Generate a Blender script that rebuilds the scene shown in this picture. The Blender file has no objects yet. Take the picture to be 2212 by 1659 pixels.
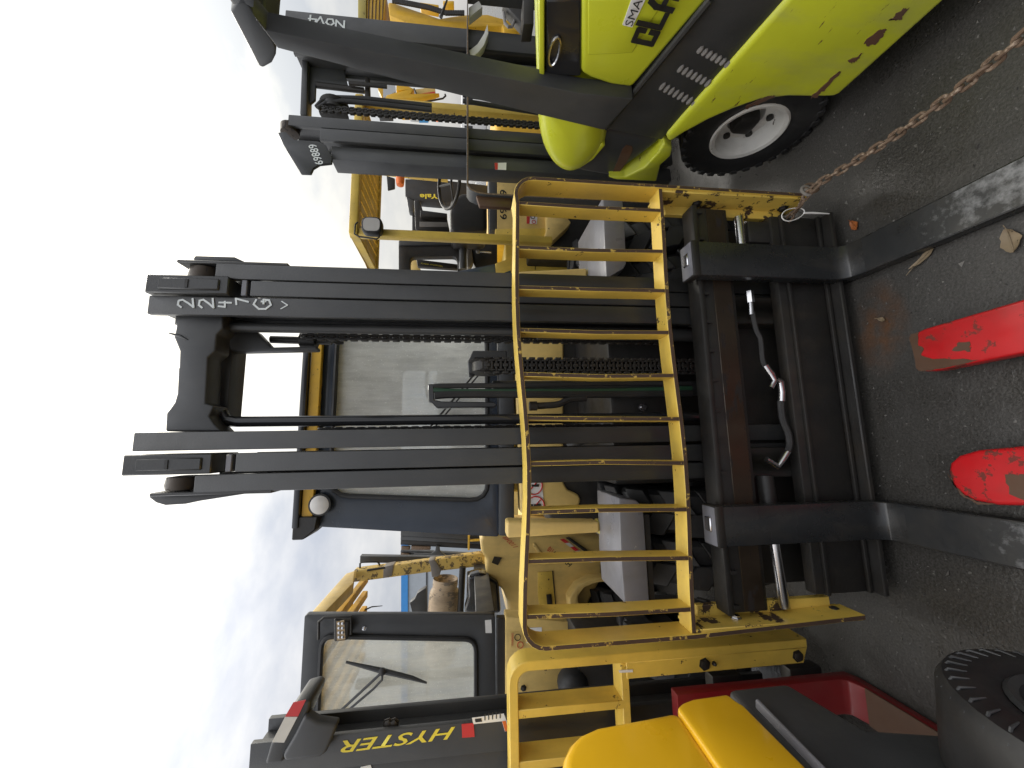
import bpy, bmesh, math, random
from mathutils import Vector, Matrix
random.seed(4)
R = math.radians
S = bpy.context.scene
COL = S.collection

# ------------------------------------------------------------------ camera (phone held upright, file stored on its side)
EYE = Vector((0, 0, 1.6)); PITCH = R(6.5)
cd = bpy.data.cameras.new('camera'); cam = bpy.data.objects.new('camera', cd); COL.objects.link(cam)
cd.sensor_fit = 'HORIZONTAL'; cd.sensor_width = 36; cd.lens = 13.52; cd.clip_start = .02; cd.clip_end = 2000
_f = Vector((0, math.cos(PITCH), -math.sin(PITCH))); _r = Vector((0, -math.sin(PITCH), -math.cos(PITCH))); _u = Vector((1, 0, 0))
cam.matrix_world = Matrix((( _r.x, _u.x, -_f.x, EYE.x), (_r.y, _u.y, -_f.y, EYE.y), (_r.z, _u.z, -_f.z, EYE.z), (0, 0, 0, 1)))
S.camera = cam

# ------------------------------------------------------------------ sky, sun, exposure
SUN_EL, SUN_AZ = R(46), R(28)          # ahead of the camera, to the right, behind thin cloud
sun_dir = Vector((math.sin(SUN_AZ)*math.cos(SUN_EL), math.cos(SUN_AZ)*math.cos(SUN_EL), math.sin(SUN_EL)))
W = bpy.data.worlds.new('World'); S.world = W; W.use_nodes = True
n = W.node_tree.nodes; l = W.node_tree.links; n.clear()
out = n.new('ShaderNodeOutputWorld')
sky = n.new('ShaderNodeTexSky'); sky.sky_type = 'NISHITA'; sky.sun_disc = False
sky.sun_elevation = SUN_EL; sky.sun_rotation = SUN_AZ
b1 = n.new('ShaderNodeBackground'); b1.inputs[1].default_value = .06; l.new(sky.outputs[0], b1.inputs[0])
tc = n.new('ShaderNodeTexCoord')
mp = n.new('ShaderNodeMapping'); mp.inputs['Scale'].default_value = (1, 1, 2.2); l.new(tc.outputs['Generated'], mp.inputs[0])
nz = n.new('ShaderNodeTexNoise'); nz.inputs['Scale'].default_value = 2.3; nz.inputs['Detail'].default_value = 7; nz.inputs['Roughness'].default_value = .55
l.new(mp.outputs[0], nz.inputs[0])
cr = n.new('ShaderNodeValToRGB'); l.new(nz.outputs['Fac'], cr.inputs[0])
cr.color_ramp.elements[0].position = .34; cr.color_ramp.elements[0].color = (.53, .57, .66, 1)
cr.color_ramp.elements[1].position = .64; cr.color_ramp.elements[1].color = (1.05, 1.03, 1.0, 1)
dt = n.new('ShaderNodeVectorMath'); dt.operation = 'DOT_PRODUCT'; l.new(tc.outputs['Generated'], dt.inputs[0]); dt.inputs[1].default_value = sun_dir
gl = n.new('ShaderNodeMapRange'); gl.interpolation_type = 'SMOOTHSTEP'; l.new(dt.outputs['Value'], gl.inputs[0])
gl.inputs[1].default_value = .7; gl.inputs[2].default_value = 1; gl.inputs[3].default_value = 1.0; gl.inputs[4].default_value = 1.5
sx = n.new('ShaderNodeSeparateXYZ'); l.new(tc.outputs['Generated'], sx.inputs[0])
z2 = n.new('ShaderNodeMath'); z2.operation = 'MULTIPLY'; l.new(sx.outputs['Z'], z2.inputs[0]); l.new(sx.outputs['Z'], z2.inputs[1])
oc = n.new('ShaderNodeMapRange'); l.new(z2.outputs[0], oc.inputs[0]); oc.inputs[1].default_value = 0; oc.inputs[2].default_value = 1; oc.inputs[3].default_value = .50; oc.inputs[4].default_value = 2.7   # overcast: zenith several times the horizon
ml = n.new('ShaderNodeMath'); ml.operation = 'MULTIPLY'; l.new(gl.outputs[0], ml.inputs[0]); l.new(oc.outputs[0], ml.inputs[1])
wm = n.new('ShaderNodeMapRange'); wm.interpolation_type = 'SMOOTHSTEP'; l.new(dt.outputs['Value'], wm.inputs[0]); wm.inputs[1].default_value = .6; wm.inputs[2].default_value = 1
wx = n.new('ShaderNodeMix'); wx.data_type = 'RGBA'; wx.blend_type = 'MULTIPLY'; l.new(wm.outputs[0], wx.inputs[0]); l.new(cr.outputs[0], wx.inputs[6]); wx.inputs[7].default_value = (1.06, 1, .84, 1)
b2 = n.new('ShaderNodeBackground'); l.new(wx.outputs[2], b2.inputs[0]); l.new(ml.outputs[0], b2.inputs[1])
mxs = n.new('ShaderNodeMixShader'); mxs.inputs[0].default_value = .88
l.new(b1.outputs[0], mxs.inputs[1]); l.new(b2.outputs[0], mxs.inputs[2]); l.new(mxs.outputs[0], out.inputs[0])
sd = bpy.data.lights.new('sun', 'SUN'); sd.energy = 1.0; sd.angle = R(14); sd.color = (1, .96, .9)
sun = bpy.data.objects.new('sun', sd); COL.objects.link(sun); sun.rotation_euler = sun_dir.to_track_quat('Z', 'Y').to_euler()
vs = S.view_settings; vs.view_transform = 'Standard'; vs.look = 'None'; vs.exposure = .6; vs.gamma = 1; vs.use_curve_mapping = False

# ------------------------------------------------------------------ survey helpers: a sight line met with a known plane gives the metric point
KF, CX, CY = 830.6, 1106.0, 829.5
def ray(x, y):
    d = (x-CX)/KF
    return Vector(((CY-y)/KF, math.cos(PITCH)-d*math.sin(PITCH), -math.sin(PITCH)-d*math.cos(PITCH)))
class Frame:
    def __init__(s, x, y, yaw=8.4):
        s.M = Matrix.Translation((x, y, 0)) @ Matrix.Rotation(R(yaw), 4, 'Z'); s.I = s.M.inverted(); s.o = s.I @ EYE; s.R = s.I.to_3x3()
    def p(s, px, ax, c):
        v = s.R @ ray(*px); t = (c-s.o[ax])/v[ax]; return s.o + v*t
    def ps(s, pts, ax, c): return [s.p(q, ax, c) for q in pts]
def zone(x0, y0, w):
    k = w/2212*2212/4032
    return lambda x, y: ((x0*2212/4032)+x*k, (y0*2212/4032)+y*k)
za, zb, zc, zd, ze, zf, zg = zone(800,0,1100), zone(1800,0,1100), zone(2932,0,1100), zone(450,750,1100), zone(1200,750,1100), zone(2000,750,1100), zone(2932,750,1100)
zh, zi, zj, zk, zl, zm, zn = zone(450,1450,1100), zone(1200,1450,1100), zone(2000,1450,1100), zone(2932,1450,1100), zone(900,2199,1100), zone(1800,2199,1100), zone(2932,2199,1100)
zo, zq, zr, zs, zt, zu, zv, zw = zone(1350,2080,600), zone(1500,650,600), zone(1500,0,600), zone(1950,650,600), zone(1100,200,600), zone(2550,250,800), zone(2100,1900,800), zone(2900,700,800)
def Z(z, *pts): return [z(*p) for p in pts]
WORLD = Frame(0, 0, 0)

# ------------------------------------------------------------------ mesh helpers
class MB:
    def __init__(s): s.v = []; s.f = []; s.m = []; s.mi = 0
    def add(s, vs, fs):
        k = len(s.v); s.v += [Vector(q) for q in vs]; s.f += [[i+k for i in f] for f in fs]; s.m += [s.mi]*len(fs); return s
    def box(s, x0, x1, y0, y1, z0, z1):
        return s.add([(x0,y0,z0),(x1,y0,z0),(x1,y1,z0),(x0,y1,z0),(x0,y0,z1),(x1,y0,z1),(x1,y1,z1),(x0,y1,z1)],
                     [(0,3,2,1),(4,5,6,7),(0,1,5,4),(1,2,6,5),(2,3,7,6),(3,0,4,7)])
    def prism(s, pts, vec):
        vec = Vector(vec); k = len(pts); a = [Vector(q) for q in pts]; b = [q+vec for q in a]
        return s.add(a+b, [list(range(k)), list(range(2*k-1, k-1, -1))]+[(i, (i+1)%k, k+(i+1)%k, k+i) for i in range(k)])
    def trace(s, fr, px, ax, c, th):
        v = [0,0,0]; v[ax] = th; return s.prism(fr.ps(px, ax, c), v)
    def ring(s, oa, ia, vec):
        vec = Vector(vec); k = len(oa); A = [Vector(q) for q in oa]; B = [Vector(q) for q in ia]
        V = A+B+[q+vec for q in A]+[q+vec for q in B]; F = []
        for i in range(k):
            j = (i+1)%k
            F += [(i,j,k+j,k+i), (2*k+i,3*k+i,3*k+j,2*k+j), (i,2*k+i,2*k+j,j), (k+i,k+j,3*k+j,3*k+i)]
        return s.add(V, F)
    def tube(s, path, r, n=8, closed=False):
        P = [Vector(q) for q in path]; k = len(P); V = []; up = None
        for i in range(k):
            if closed: t = P[(i+1)%k]-P[i-1]
            else: t = P[min(i+1,k-1)]-P[max(i-1,0)]
            t.normalize()
            if up is None: up = t.orthogonal().normalized()
            up = (up-t*up.dot(t)).normalized(); w = t.cross(up); rr = r[i] if isinstance(r, (list, tuple)) else r
            V += [P[i]+(up*math.cos(a)+w*math.sin(a))*rr for a in [2*math.pi*j/n for j in range(n)]]
        F = []
        for i in range(k if closed else k-1):
            q = (i+1)%k
            F += [(i*n+j, i*n+(j+1)%n, q*n+(j+1)%n, q*n+j) for j in range(n)]
        if not closed: F += [list(range(n-1,-1,-1)), list(range((k-1)*n, k*n))]
        return s.add(V, F)
    def cyl(s, a, b, r, n=12): return s.tube([a, b], r, n)
    def lathe(s, c, ax, prof, n=24, cap=True):
        c = Vector(c); ax = Vector(ax).normalized(); u = ax.orthogonal().normalized(); w = ax.cross(u); V = []; F = []
        for (r, h) in prof: V += [c+ax*h+(u*math.cos(2*math.pi*j/n)+w*math.sin(2*math.pi*j/n))*r for j in range(n)]
        for i in range(len(prof)-1): F += [(i*n+j, i*n+(j+1)%n, (i+1)*n+(j+1)%n, (i+1)*n+j) for j in range(n)]
        if cap: F += [list(range(n-1,-1,-1)), list(range((len(prof)-1)*n, len(prof)*n))]
        return s.add(V, F)
def rloop(c4, rad, k=4):
    """rounded quadrilateral from four corner vectors"""
    c4 = [Vector(q) for q in c4]; o = []
    for i in range(4):
        c = c4[i]; a = (c4[i-1]-c).normalized()*rad; b = (c4[(i+1)%4]-c).normalized()*rad
        for j in range(k+1):
            t = j/k; o.append(c+a*(1-t)**2+b*t*t)
    return o
def mesh_of(mb, bevel=0, seg=2, ang=35, smooth=True, recalc=True):
    me = bpy.data.meshes.new('m'); bm = bmesh.new(); vs = [bm.verts.new(q) for q in mb.v]
    for f, mi in zip(mb.f, mb.m):
        try: fc = bm.faces.new([vs[i] for i in f]); fc.material_index = mi
        except ValueError: pass
    bmesh.ops.remove_doubles(bm, verts=bm.verts, dist=1e-5)
    if recalc: bmesh.ops.recalc_face_normals(bm, faces=bm.faces)
    if bevel:
        ed = [e for e in bm.edges if len(e.link_faces) == 2 and e.calc_face_angle(0) > R(ang)]
        bmesh.ops.bevel(bm, geom=ed, offset=bevel, segments=seg, affect='EDGES', clamp_overlap=True, profile=.5)
    bm.to_mesh(me); bm.free()
    if smooth:
        me.polygons.foreach_set('use_smooth', [True]*len(me.polygons)); me.set_sharp_from_angle(angle=R(40))
    return me
def tag(o, label=None, cat=None, group=None, kind=None):
    for k, v in (('label', label), ('category', cat), ('group', group), ('kind', kind)):
        if v: o[k] = v
    return o
def obj(name, me, mats, parent=None):
    o = bpy.data.objects.new(name, me); COL.objects.link(o)
    for m in (mats if isinstance(mats, (list, tuple)) else [mats]): me.materials.append(m)
    if parent: o.parent = parent
    return o
def P(parent, name, mb, mat, bevel=0, seg=2, label=None, smooth=True):
    o = obj(name, mesh_of(mb, bevel, seg, smooth=smooth), mat, parent)
    if label: o['label'] = label
    return o
def thing(name, label, cat, fr=None, group=None):
    o = bpy.data.objects.new(name, None); COL.objects.link(o); o.empty_display_size = .2
    if fr: o.matrix_world = fr.M
    return tag(o, label, cat, group)

# ------------------------------------------------------------------ materials
# (colour, grain and wear, with grey also used for painted highlights; light comes from the sky and the sun)
MATS = {}
def newmat(name):
    m = bpy.data.materials.new(name); m.use_nodes = True; nt = m.node_tree
    return m, nt, nt.nodes['Principled BSDF']
def noise(nt, scale, detail=4, rough=.6, stretch=None, off=0):
    tc = nt.nodes.new('ShaderNodeTexCoord'); mp = nt.nodes.new('ShaderNodeMapping'); nt.links.new(tc.outputs['Object'], mp.inputs[0])
    if stretch: mp.inputs['Scale'].default_value = stretch
    mp.inputs['Location'].default_value = (off, off*1.7, off*.6)
    z = nt.nodes.new('ShaderNodeTexNoise'); z.inputs['Scale'].default_value = scale; z.inputs['Detail'].default_value = detail; z.inputs['Roughness'].default_value = rough
    nt.links.new(mp.outputs[0], z.inputs[0]); return z.outputs['Fac']
def ramp(nt, src, p0, p1, c0=(0,0,0,1), c1=(1,1,1,1)):
    r = nt.nodes.new('ShaderNodeValToRGB'); r.color_ramp.elements[0].position = p0; r.color_ramp.elements[1].position = p1
    r.color_ramp.elements[0].color = c0; r.color_ramp.elements[1].color = c1; nt.links.new(src, r.inputs[0]); return r.outputs[0]
def mix(nt, fac, a, b, mode='MIX'):
    m = nt.nodes.new('ShaderNodeMix'); m.data_type = 'RGBA'; m.blend_type = mode
    for k, v in ((0, fac), (6, a), (7, b)):
        if hasattr(v, 'links') or hasattr(v, 'is_linked'): nt.links.new(v, m.inputs[k])
        else: m.inputs[k].default_value = v if k == 0 else (tuple(v)+(1,))[:4]
    return m.outputs[2]
def paint(name, col, rough=.4, chip=0, chipcol=(.045,.025,.015), cscale=14, var=.25, dirt=.25, dirtcol=(.09,.075,.055), coat=0, bump=.0, bscale=200, metal=0, stretch=None, spec=.5):
    m, nt, b = newmat(name)
    v = ramp(nt, noise(nt, 3, 5), .3, .7, tuple(max(0, c*(1-var)) for c in col)+(1,), tuple(min(1, c*(1+var*.5)) for c in col)+(1,))
    c = v
    if dirt:
        d = ramp(nt, noise(nt, 7, 8, .65, stretch=(1,1,.35), off=3), .48, .8); d2 = nt.nodes.new('ShaderNodeMath'); d2.operation = 'MULTIPLY'; nt.links.new(d, d2.inputs[0]); d2.inputs[1].default_value = dirt
        c = mix(nt, d2.outputs[0], c, dirtcol)
    rg = ramp(nt, noise(nt, 9, 4, off=9), .3, .7, (rough*.75,)*3+(1,), (min(1, rough*1.3),)*3+(1,))
    if chip:
        k = ramp(nt, noise(nt, cscale, 6, .7, stretch=stretch, off=5), .68-chip*.4, .7-chip*.4)
        c = mix(nt, k, c, chipcol); rg = mix(nt, k, rg, (.75,.75,.75))
    nt.links.new(c, b.inputs['Base Color']); nt.links.new(rg, b.inputs['Roughness']); b.inputs['Metallic'].default_value = metal
    b.inputs['Coat Weight'].default_value = coat; b.inputs['Coat Roughness'].default_value = .12; b.inputs['Specular IOR Level'].default_value = spec
    if bump:
        bp = nt.nodes.new('ShaderNodeBump'); bp.inputs['Strength'].default_value = bump; bp.inputs['Distance'].default_value = .002
        nt.links.new(noise(nt, bscale, 3, .5), bp.inputs['Height']); nt.links.new(bp.outputs[0], b.inputs['Normal'])
    MATS[name] = m; return m
yel = paint('yellow paint', (.70,.49,.085), .42, chip=.09, cscale=22, dirt=.3)
yelw = paint('chipped yellow paint', (.70,.49,.095), .45, chip=.36, cscale=10, dirt=.45)
edge = paint('bare rusted edge', (.07,.04,.025), .75, chip=.22, chipcol=(.5,.34,.07), cscale=30, dirt=.4, dirtcol=(.02,.013,.01))
tan = paint('faded cream yellow paint', (.70,.50,.17), .45, chip=.03, dirt=.35)
gold = paint('gold yellow paint', (.62,.36,.02), .45, chip=.1, cscale=40, dirt=.3)
olive = paint('olive yellow paint', (.42,.34,.08), .5, chip=.05, dirt=.4)
bright = paint('glossy bright yellow', (.79,.455,.012), .36, var=.06, dirt=.0, coat=.5)
lime = paint('lime paint', (.55,.59,.03), .35, chip=.0, dirt=.12, var=.08, coat=.4)
limew = paint('scraped lime paint', (.55,.59,.03), .4, chip=.10, chipcol=(.10,.045,.02), cscale=7, dirt=.55, dirtcol=(.3,.3,.16), var=.1, coat=.2, stretch=(1,.5,2.2))
black = paint('black paint', (.038,.039,.040), .38, var=.25, dirt=.4, dirtcol=(.075,.07,.06), bump=.25, bscale=160)
blackg = paint('glossy black', (.02,.021,.024), .16, var=.2, dirt=.15, coat=.3)
blackd = paint('dark steel', (.015,.014,.013), .5, var=.3, dirt=.4, dirtcol=(.05,.035,.02), bump=.3, bscale=90)
blue_black = paint('dark blue grey cab paint', (.038,.049,.070), .22, var=.2, dirt=.2, dirtcol=(.1,.11,.13))
charcoal = paint('charcoal paint', (.047,.049,.052), .42, var=.15, dirt=.3, dirtcol=(.1,.1,.095))
rub = paint('rubber', (.015,.015,.016), .55, var=.3, dirt=.5, dirtcol=(.055,.052,.047), bump=.3, bscale=60)
worn = paint('worn brown steel', (.04,.028,.018), .38, chip=.3, chipcol=(.025,.02,.018), cscale=8, dirt=.3, metal=.4, stretch=(1,1,3))
rust = paint('rust', (.13,.085,.055), .7, chip=.3, chipcol=(.24,.18,.13), cscale=60, var=.4, dirt=.4, dirtcol=(.05,.025,.015))
rusto = paint('orange rust', (.11,.05,.025), .85, var=.4, dirt=.4)
chrome = paint('bright steel', (.6,.6,.62), .22, metal=1, dirt=.3, dirtcol=(.2,.17,.15))
grey = paint('grey paint', (.19,.19,.21), .34, var=.2, chip=.06, chipcol=(.34,.33,.30), cscale=16, dirt=.5, dirtcol=(.08,.075,.06))
white = paint('white paint', (.72,.71,.69), .45, var=.06, dirt=.2)
rimw = paint('white wheel paint', (.66,.65,.62), .5, var=.1, dirt=.45, chip=.06, cscale=20)
red = paint('red paint', (.17,.009,.011), .42, var=.25, dirt=.25)
redw = paint('worn red paint', (.44,.009,.012), .38, chip=.25, chipcol=(.13,.02,.012), cscale=22, dirt=.5, dirtcol=(.1,.04,.03))
brown = paint('brown scale', (.075,.036,.018), .55, var=.3, dirt=.4)
orange = paint('orange plastic', (.75,.16,.02), .4, dirt=.05, var=.05)
tankm = paint('tan tank paint', (.55,.42,.28), .5, chip=.34, chipcol=(.22,.18,.14), cscale=9, dirt=.8, dirtcol=(.12,.09,.07), stretch=(2.5,1,1))
worny = paint('scuffed guard paint', (.66,.46,.12), .5, chip=.36, chipcol=(.13,.09,.04), cscale=18, dirt=.5)
tape = paint('dull tape', (.22,.2,.18), .6, var=.4, dirt=.5)
green = paint('green hose mark', (.015,.06,.03), .5, dirt=.3)
bldg = paint('grey cladding', (.42,.46,.5), .6, var=.05, dirt=.1)
bluep = paint('blue trim', (.05,.28,.68), .5, var=.05, dirt=.05)
redt = paint('red reflective tape', (.5,.03,.03), .35, dirt=.15, var=.1)
wt = paint('white reflective tape', (.55,.54,.5), .35, dirt=.25, var=.1)
yl = paint('yellow lettering', (.72,.6,.05), .5, var=.05, dirt=.1)
inkb = paint('black lettering', (.012,.012,.012), .5, var=0, dirt=0)
inkr = paint('red lettering', (.5,.03,.02), .5, var=.05, dirt=.1)
inkw = paint('white marker', (.72,.76,.76), .7, var=.2, dirt=.25)
leafm = paint('orange leaf', (.3,.09,.02), .6, var=.4, dirt=.3)
leaft = paint('tan leaf', (.20,.15,.09), .6, var=.5, dirt=.7, dirtcol=(.06,.045,.03), chip=.12, chipcol=(.05,.035,.02), cscale=40)
silver = paint('scraped fork steel', (.016,.017,.018), .27, chip=.0, dirt=.3, metal=.0, bump=.2, bscale=60)
forkw = paint('fork worn bright', (.016,.017,.018), .34, dirt=.2, bump=.3, bscale=50)
def wear():
    nt = forkw.node_tree; b = nt.nodes['Principled BSDF']; src = b.inputs['Base Color'].links[0].from_socket
    tc = nt.nodes.new('ShaderNodeTexCoord'); sx = nt.nodes.new('ShaderNodeSeparateXYZ'); nt.links.new(tc.outputs['Object'], sx.inputs[0])
    mr = nt.nodes.new('ShaderNodeMapRange'); nt.links.new(sx.outputs['Y'], mr.inputs[0]); mr.inputs[1].default_value = -.16; mr.inputs[2].default_value = -.62; mr.inputs[3].default_value = -.28; mr.inputs[4].default_value = .12
    ad = nt.nodes.new('ShaderNodeMath'); nt.links.new(mr.outputs[0], ad.inputs[0]); nt.links.new(noise(nt, 24, 7, .7, off=11), ad.inputs[1])
    nt.links.new(mix(nt, ramp(nt, ad.outputs[0], .42, .66), src, (.17,.172,.175)), b.inputs['Base Color'])
wear()
foam = paint('grey seat fabric', (.2,.19,.18), .8, dirt=.3)
lens = paint('lamp lens', (.6,.58,.55), .12, var=.2, dirt=.2, coat=1)
amber = paint('amber led lens', (.45,.3,.12), .15, var=.5, dirt=.1, coat=1)

def glassmat(name, tint, dirt, streak=True):
    m, nt, b = newmat(name); out = nt.nodes['Material Output']
    tr = nt.nodes.new('ShaderNodeBsdfTransparent'); tr.inputs[0].default_value = (.93,.95,.95,1)
    g = nt.nodes.new('ShaderNodeBsdfGlossy'); g.inputs['Roughness'].default_value = .06
    fr = nt.nodes.new('ShaderNodeFresnel'); fr.inputs[0].default_value = 1.45
    m1 = nt.nodes.new('ShaderNodeMixShader'); nt.links.new(fr.outputs[0], m1.inputs[0]); nt.links.new(tr.outputs[0], m1.inputs[1]); nt.links.new(g.outputs[0], m1.inputs[2])
    df = nt.nodes.new('ShaderNodeBsdfTranslucent'); d2 = nt.nodes.new('ShaderNodeBsdfDiffuse')
    c = ramp(nt, noise(nt, 5, 6, .6), .3, .7, tuple(tint)+(1,), tuple(x*1.25 for x in tint)+(1,))
    nt.links.new(c, df.inputs[0]); nt.links.new(c, d2.inputs[0])
    ad = nt.nodes.new('ShaderNodeMixShader'); ad.inputs[0].default_value = .45; nt.links.new(df.outputs[0], ad.inputs[1]); nt.links.new(d2.outputs[0], ad.inputs[2])
    s = ramp(nt, noise(nt, 9, 7, .7, stretch=(2.2, 1, .35)), .25, .75, (dirt*.65,)*3+(1,), (min(1, dirt*1.25),)*3+(1,))
    dr = ramp(nt, noise(nt, 130, 2, .5), .66, .7, (0,0,0,1), (.25,.25,.25,1))
    sm = nt.nodes.new('ShaderNodeMath'); sm.operation = 'ADD'; sm.use_clamp = True; nt.links.new(s, sm.inputs[0]); nt.links.new(dr, sm.inputs[1])
    m2 = nt.nodes.new('ShaderNodeMixShader'); nt.links.new(sm.outputs[0], m2.inputs[0]); nt.links.new(m1.outputs[0], m2.inputs[1]); nt.links.new(ad.outputs[0], m2.inputs[2])
    nt.links.new(m2.outputs[0], out.inputs[0]); return m
glass = glassmat('rain streaked glass', (.80,.81,.79), .62)
glass2 = glassmat('grimy windshield glass', (.74,.74,.69), .6)
clear = glassmat('cab rear glass', (.55,.56,.55), .2)

# asphalt: damp, coarse, with standing wet patches and an oily rust stain
def asphalt():
    m, nt, b = newmat('wet asphalt')
    big = noise(nt, 1.1, 6, .6); fine = noise(nt, 140, 3, .6); agg = noise(nt, 60, 2, .5, off=4)
    base = ramp(nt, big, .3, .7, (.016,.0152,.0135,1), (.036,.034,.0305,1))
    c = mix(nt, ramp(nt, fine, .35, .7), base, (.055,.052,.048)); c = mix(nt, ramp(nt, agg, .68, .74), c, (.10,.095,.088))
    tc = nt.nodes.new('ShaderNodeTexCoord'); g = nt.nodes.new('ShaderNodeMapping'); g.vector_type = 'TEXTURE'; g.inputs['Location'].default_value = (.22,1.33,0); g.inputs['Scale'].default_value = (.2,.11,1)
    nt.links.new(tc.outputs['Object'], g.inputs[0]); ln = nt.nodes.new('ShaderNodeVectorMath'); ln.operation = 'LENGTH'; nt.links.new(g.outputs[0], ln.inputs[0])
    st = nt.nodes.new('ShaderNodeMath'); st.operation = 'MULTIPLY'; nt.links.new(ramp(nt, ln.outputs['Value'], .2, 1, (1,1,1,1), (0,0,0,1)), st.inputs[0]); nt.links.new(ramp(nt, noise(nt, 14, 5), .35, .65), st.inputs[1])
    c = mix(nt, st.outputs[0], c, (.085,.036,.012))
    nt.links.new(c, b.inputs['Base Color'])
    nt.links.new(ramp(nt, noise(nt, 2.2, 5, off=7), .38, .62, (.13,.13,.13,1), (.58,.58,.58,1)), b.inputs['Roughness'])
    bp = nt.nodes.new('ShaderNodeBump'); bp.inputs['Strength'].default_value = .6; bp.inputs['Distance'].default_value = .005
    nt.links.new(mix(nt, .5, noise(nt, 95, 4, .65), noise(nt, 38, 3, .6, off=2)), bp.inputs['Height']); nt.links.new(bp.outputs[0], b.inputs['Normal'])
    return m
asph = asphalt()

# ------------------------------------------------------------------ lettering
def text(parent, body, fr, ax, c, p0, p1, pu, mat, name='lettering', bold=.0, shear=0, off=.0015):
    """body runs from p0 to p1 on a plane, letter tops towards pu (sight-line points on the plane)"""
    a, b, u = [fr.p(q, ax, c) for q in (p0, p1, pu)]
    return text3(parent, body, a, b-a, u-a, mat, name, bold, shear, off)
def text3(parent, body, a, ex, ey, mat, name='lettering', bold=0, shear=0, off=.0015):
    cu = bpy.data.curves.new('t', 'FONT'); cu.body = body; cu.offset = bold; cu.shear = shear; cu.resolution_u = 3
    o = bpy.data.objects.new('t', cu); COL.objects.link(o); bpy.context.view_layer.update()
    me = bpy.data.meshes.new_from_object(o.evaluated_get(bpy.context.evaluated_depsgraph_get())); bpy.data.objects.remove(o); bpy.data.curves.remove(cu)
    xs = [v.co.x for v in me.vertices]; ys = [v.co.y for v in me.vertices]; x0, x1, y0, y1 = min(xs), max(xs), min(ys), max(ys)
    nrm = ex.cross(ey).normalized(); a = a+nrm*off
    for v in me.vertices: v.co = a+ex*((v.co.x-x0)/(x1-x0))+ey*((v.co.y-y0)/(y1-y0))
    me.materials.clear()
    return obj(name, me, mat, parent)
GLY = {'C': [[(.88,.62),(.88,.88),(.12,.88),(.12,.12),(.88,.12),(.88,.38)]], 'L': [[(.12,1),(.12,.12),(.95,.12)]], 'A': [[(.12,0),(.12,.62),(.35,.88),(.65,.88),(.88,.62),(.88,0)],[(.12,.38),(.88,.38)]], 'R': [[(.12,0),(.12,.88),(.85,.88),(.85,.5),(.12,.5)],[(.55,.5),(.88,0)]], 'K': [[(.12,0),(.12,1)],[(.12,.5),(.9,1)],[(.3,.55),(.9,0)]],
       '2': [[(.05,.8),(.3,1),(.75,.95),(.85,.7),(.5,.35),(.05,.0),(.95,.05)]], '4': [[(.2,1),(.1,.5),(.9,.5)],[(.75,.95),(.72,0)]],
       '7': [[(.05,.95),(.95,1),(.45,0)]], 'G': [[(.9,.85),(.5,1),(.1,.7),(.1,.3),(.45,0),(.85,.1),(.9,.42),(.55,.42)],[(.75,.55),(.75,.3)]], 'v': [[(.1,.9),(.5,.1),(.9,.8)]],
       'N': [[(.05,0),(.05,1),(.9,0),(.92,1)]], 'O': [[(.5,1),(.1,.6),(.25,.05),(.75,.1),(.9,.6),(.5,1)]], 'V': [[(.05,1),(.45,0),(.95,1)]],
       'S': [[(.9,.9),(.4,1),(.1,.75),(.5,.5),(.9,.25),(.5,0),(.05,.1)]], 'o': [[(.5,1),(.1,.6),(.25,.05),(.75,.1),(.9,.6),(.5,1)]]}
def strokes(parent, ch, a, ex, ey, mat, r=.004, name='lettering'):
    mb = MB(); nrm = ex.cross(ey).normalized()
    for st in GLY[ch]:
        P_ = [a+ex*x+ey*y+nrm*.0005 for x, y in st]
        for i in range(len(P_)-1):
            d = (P_[i+1]-P_[i]).normalized(); s = d.cross(nrm)*r; e = d*r*.7
            mb.prism([P_[i]-s-e, P_[i]+s-e, P_[i+1]+s+e, P_[i+1]-s+e], nrm*.0008*(1+.3*i))
    return P(parent, name, mb, mat, smooth=False)

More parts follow.
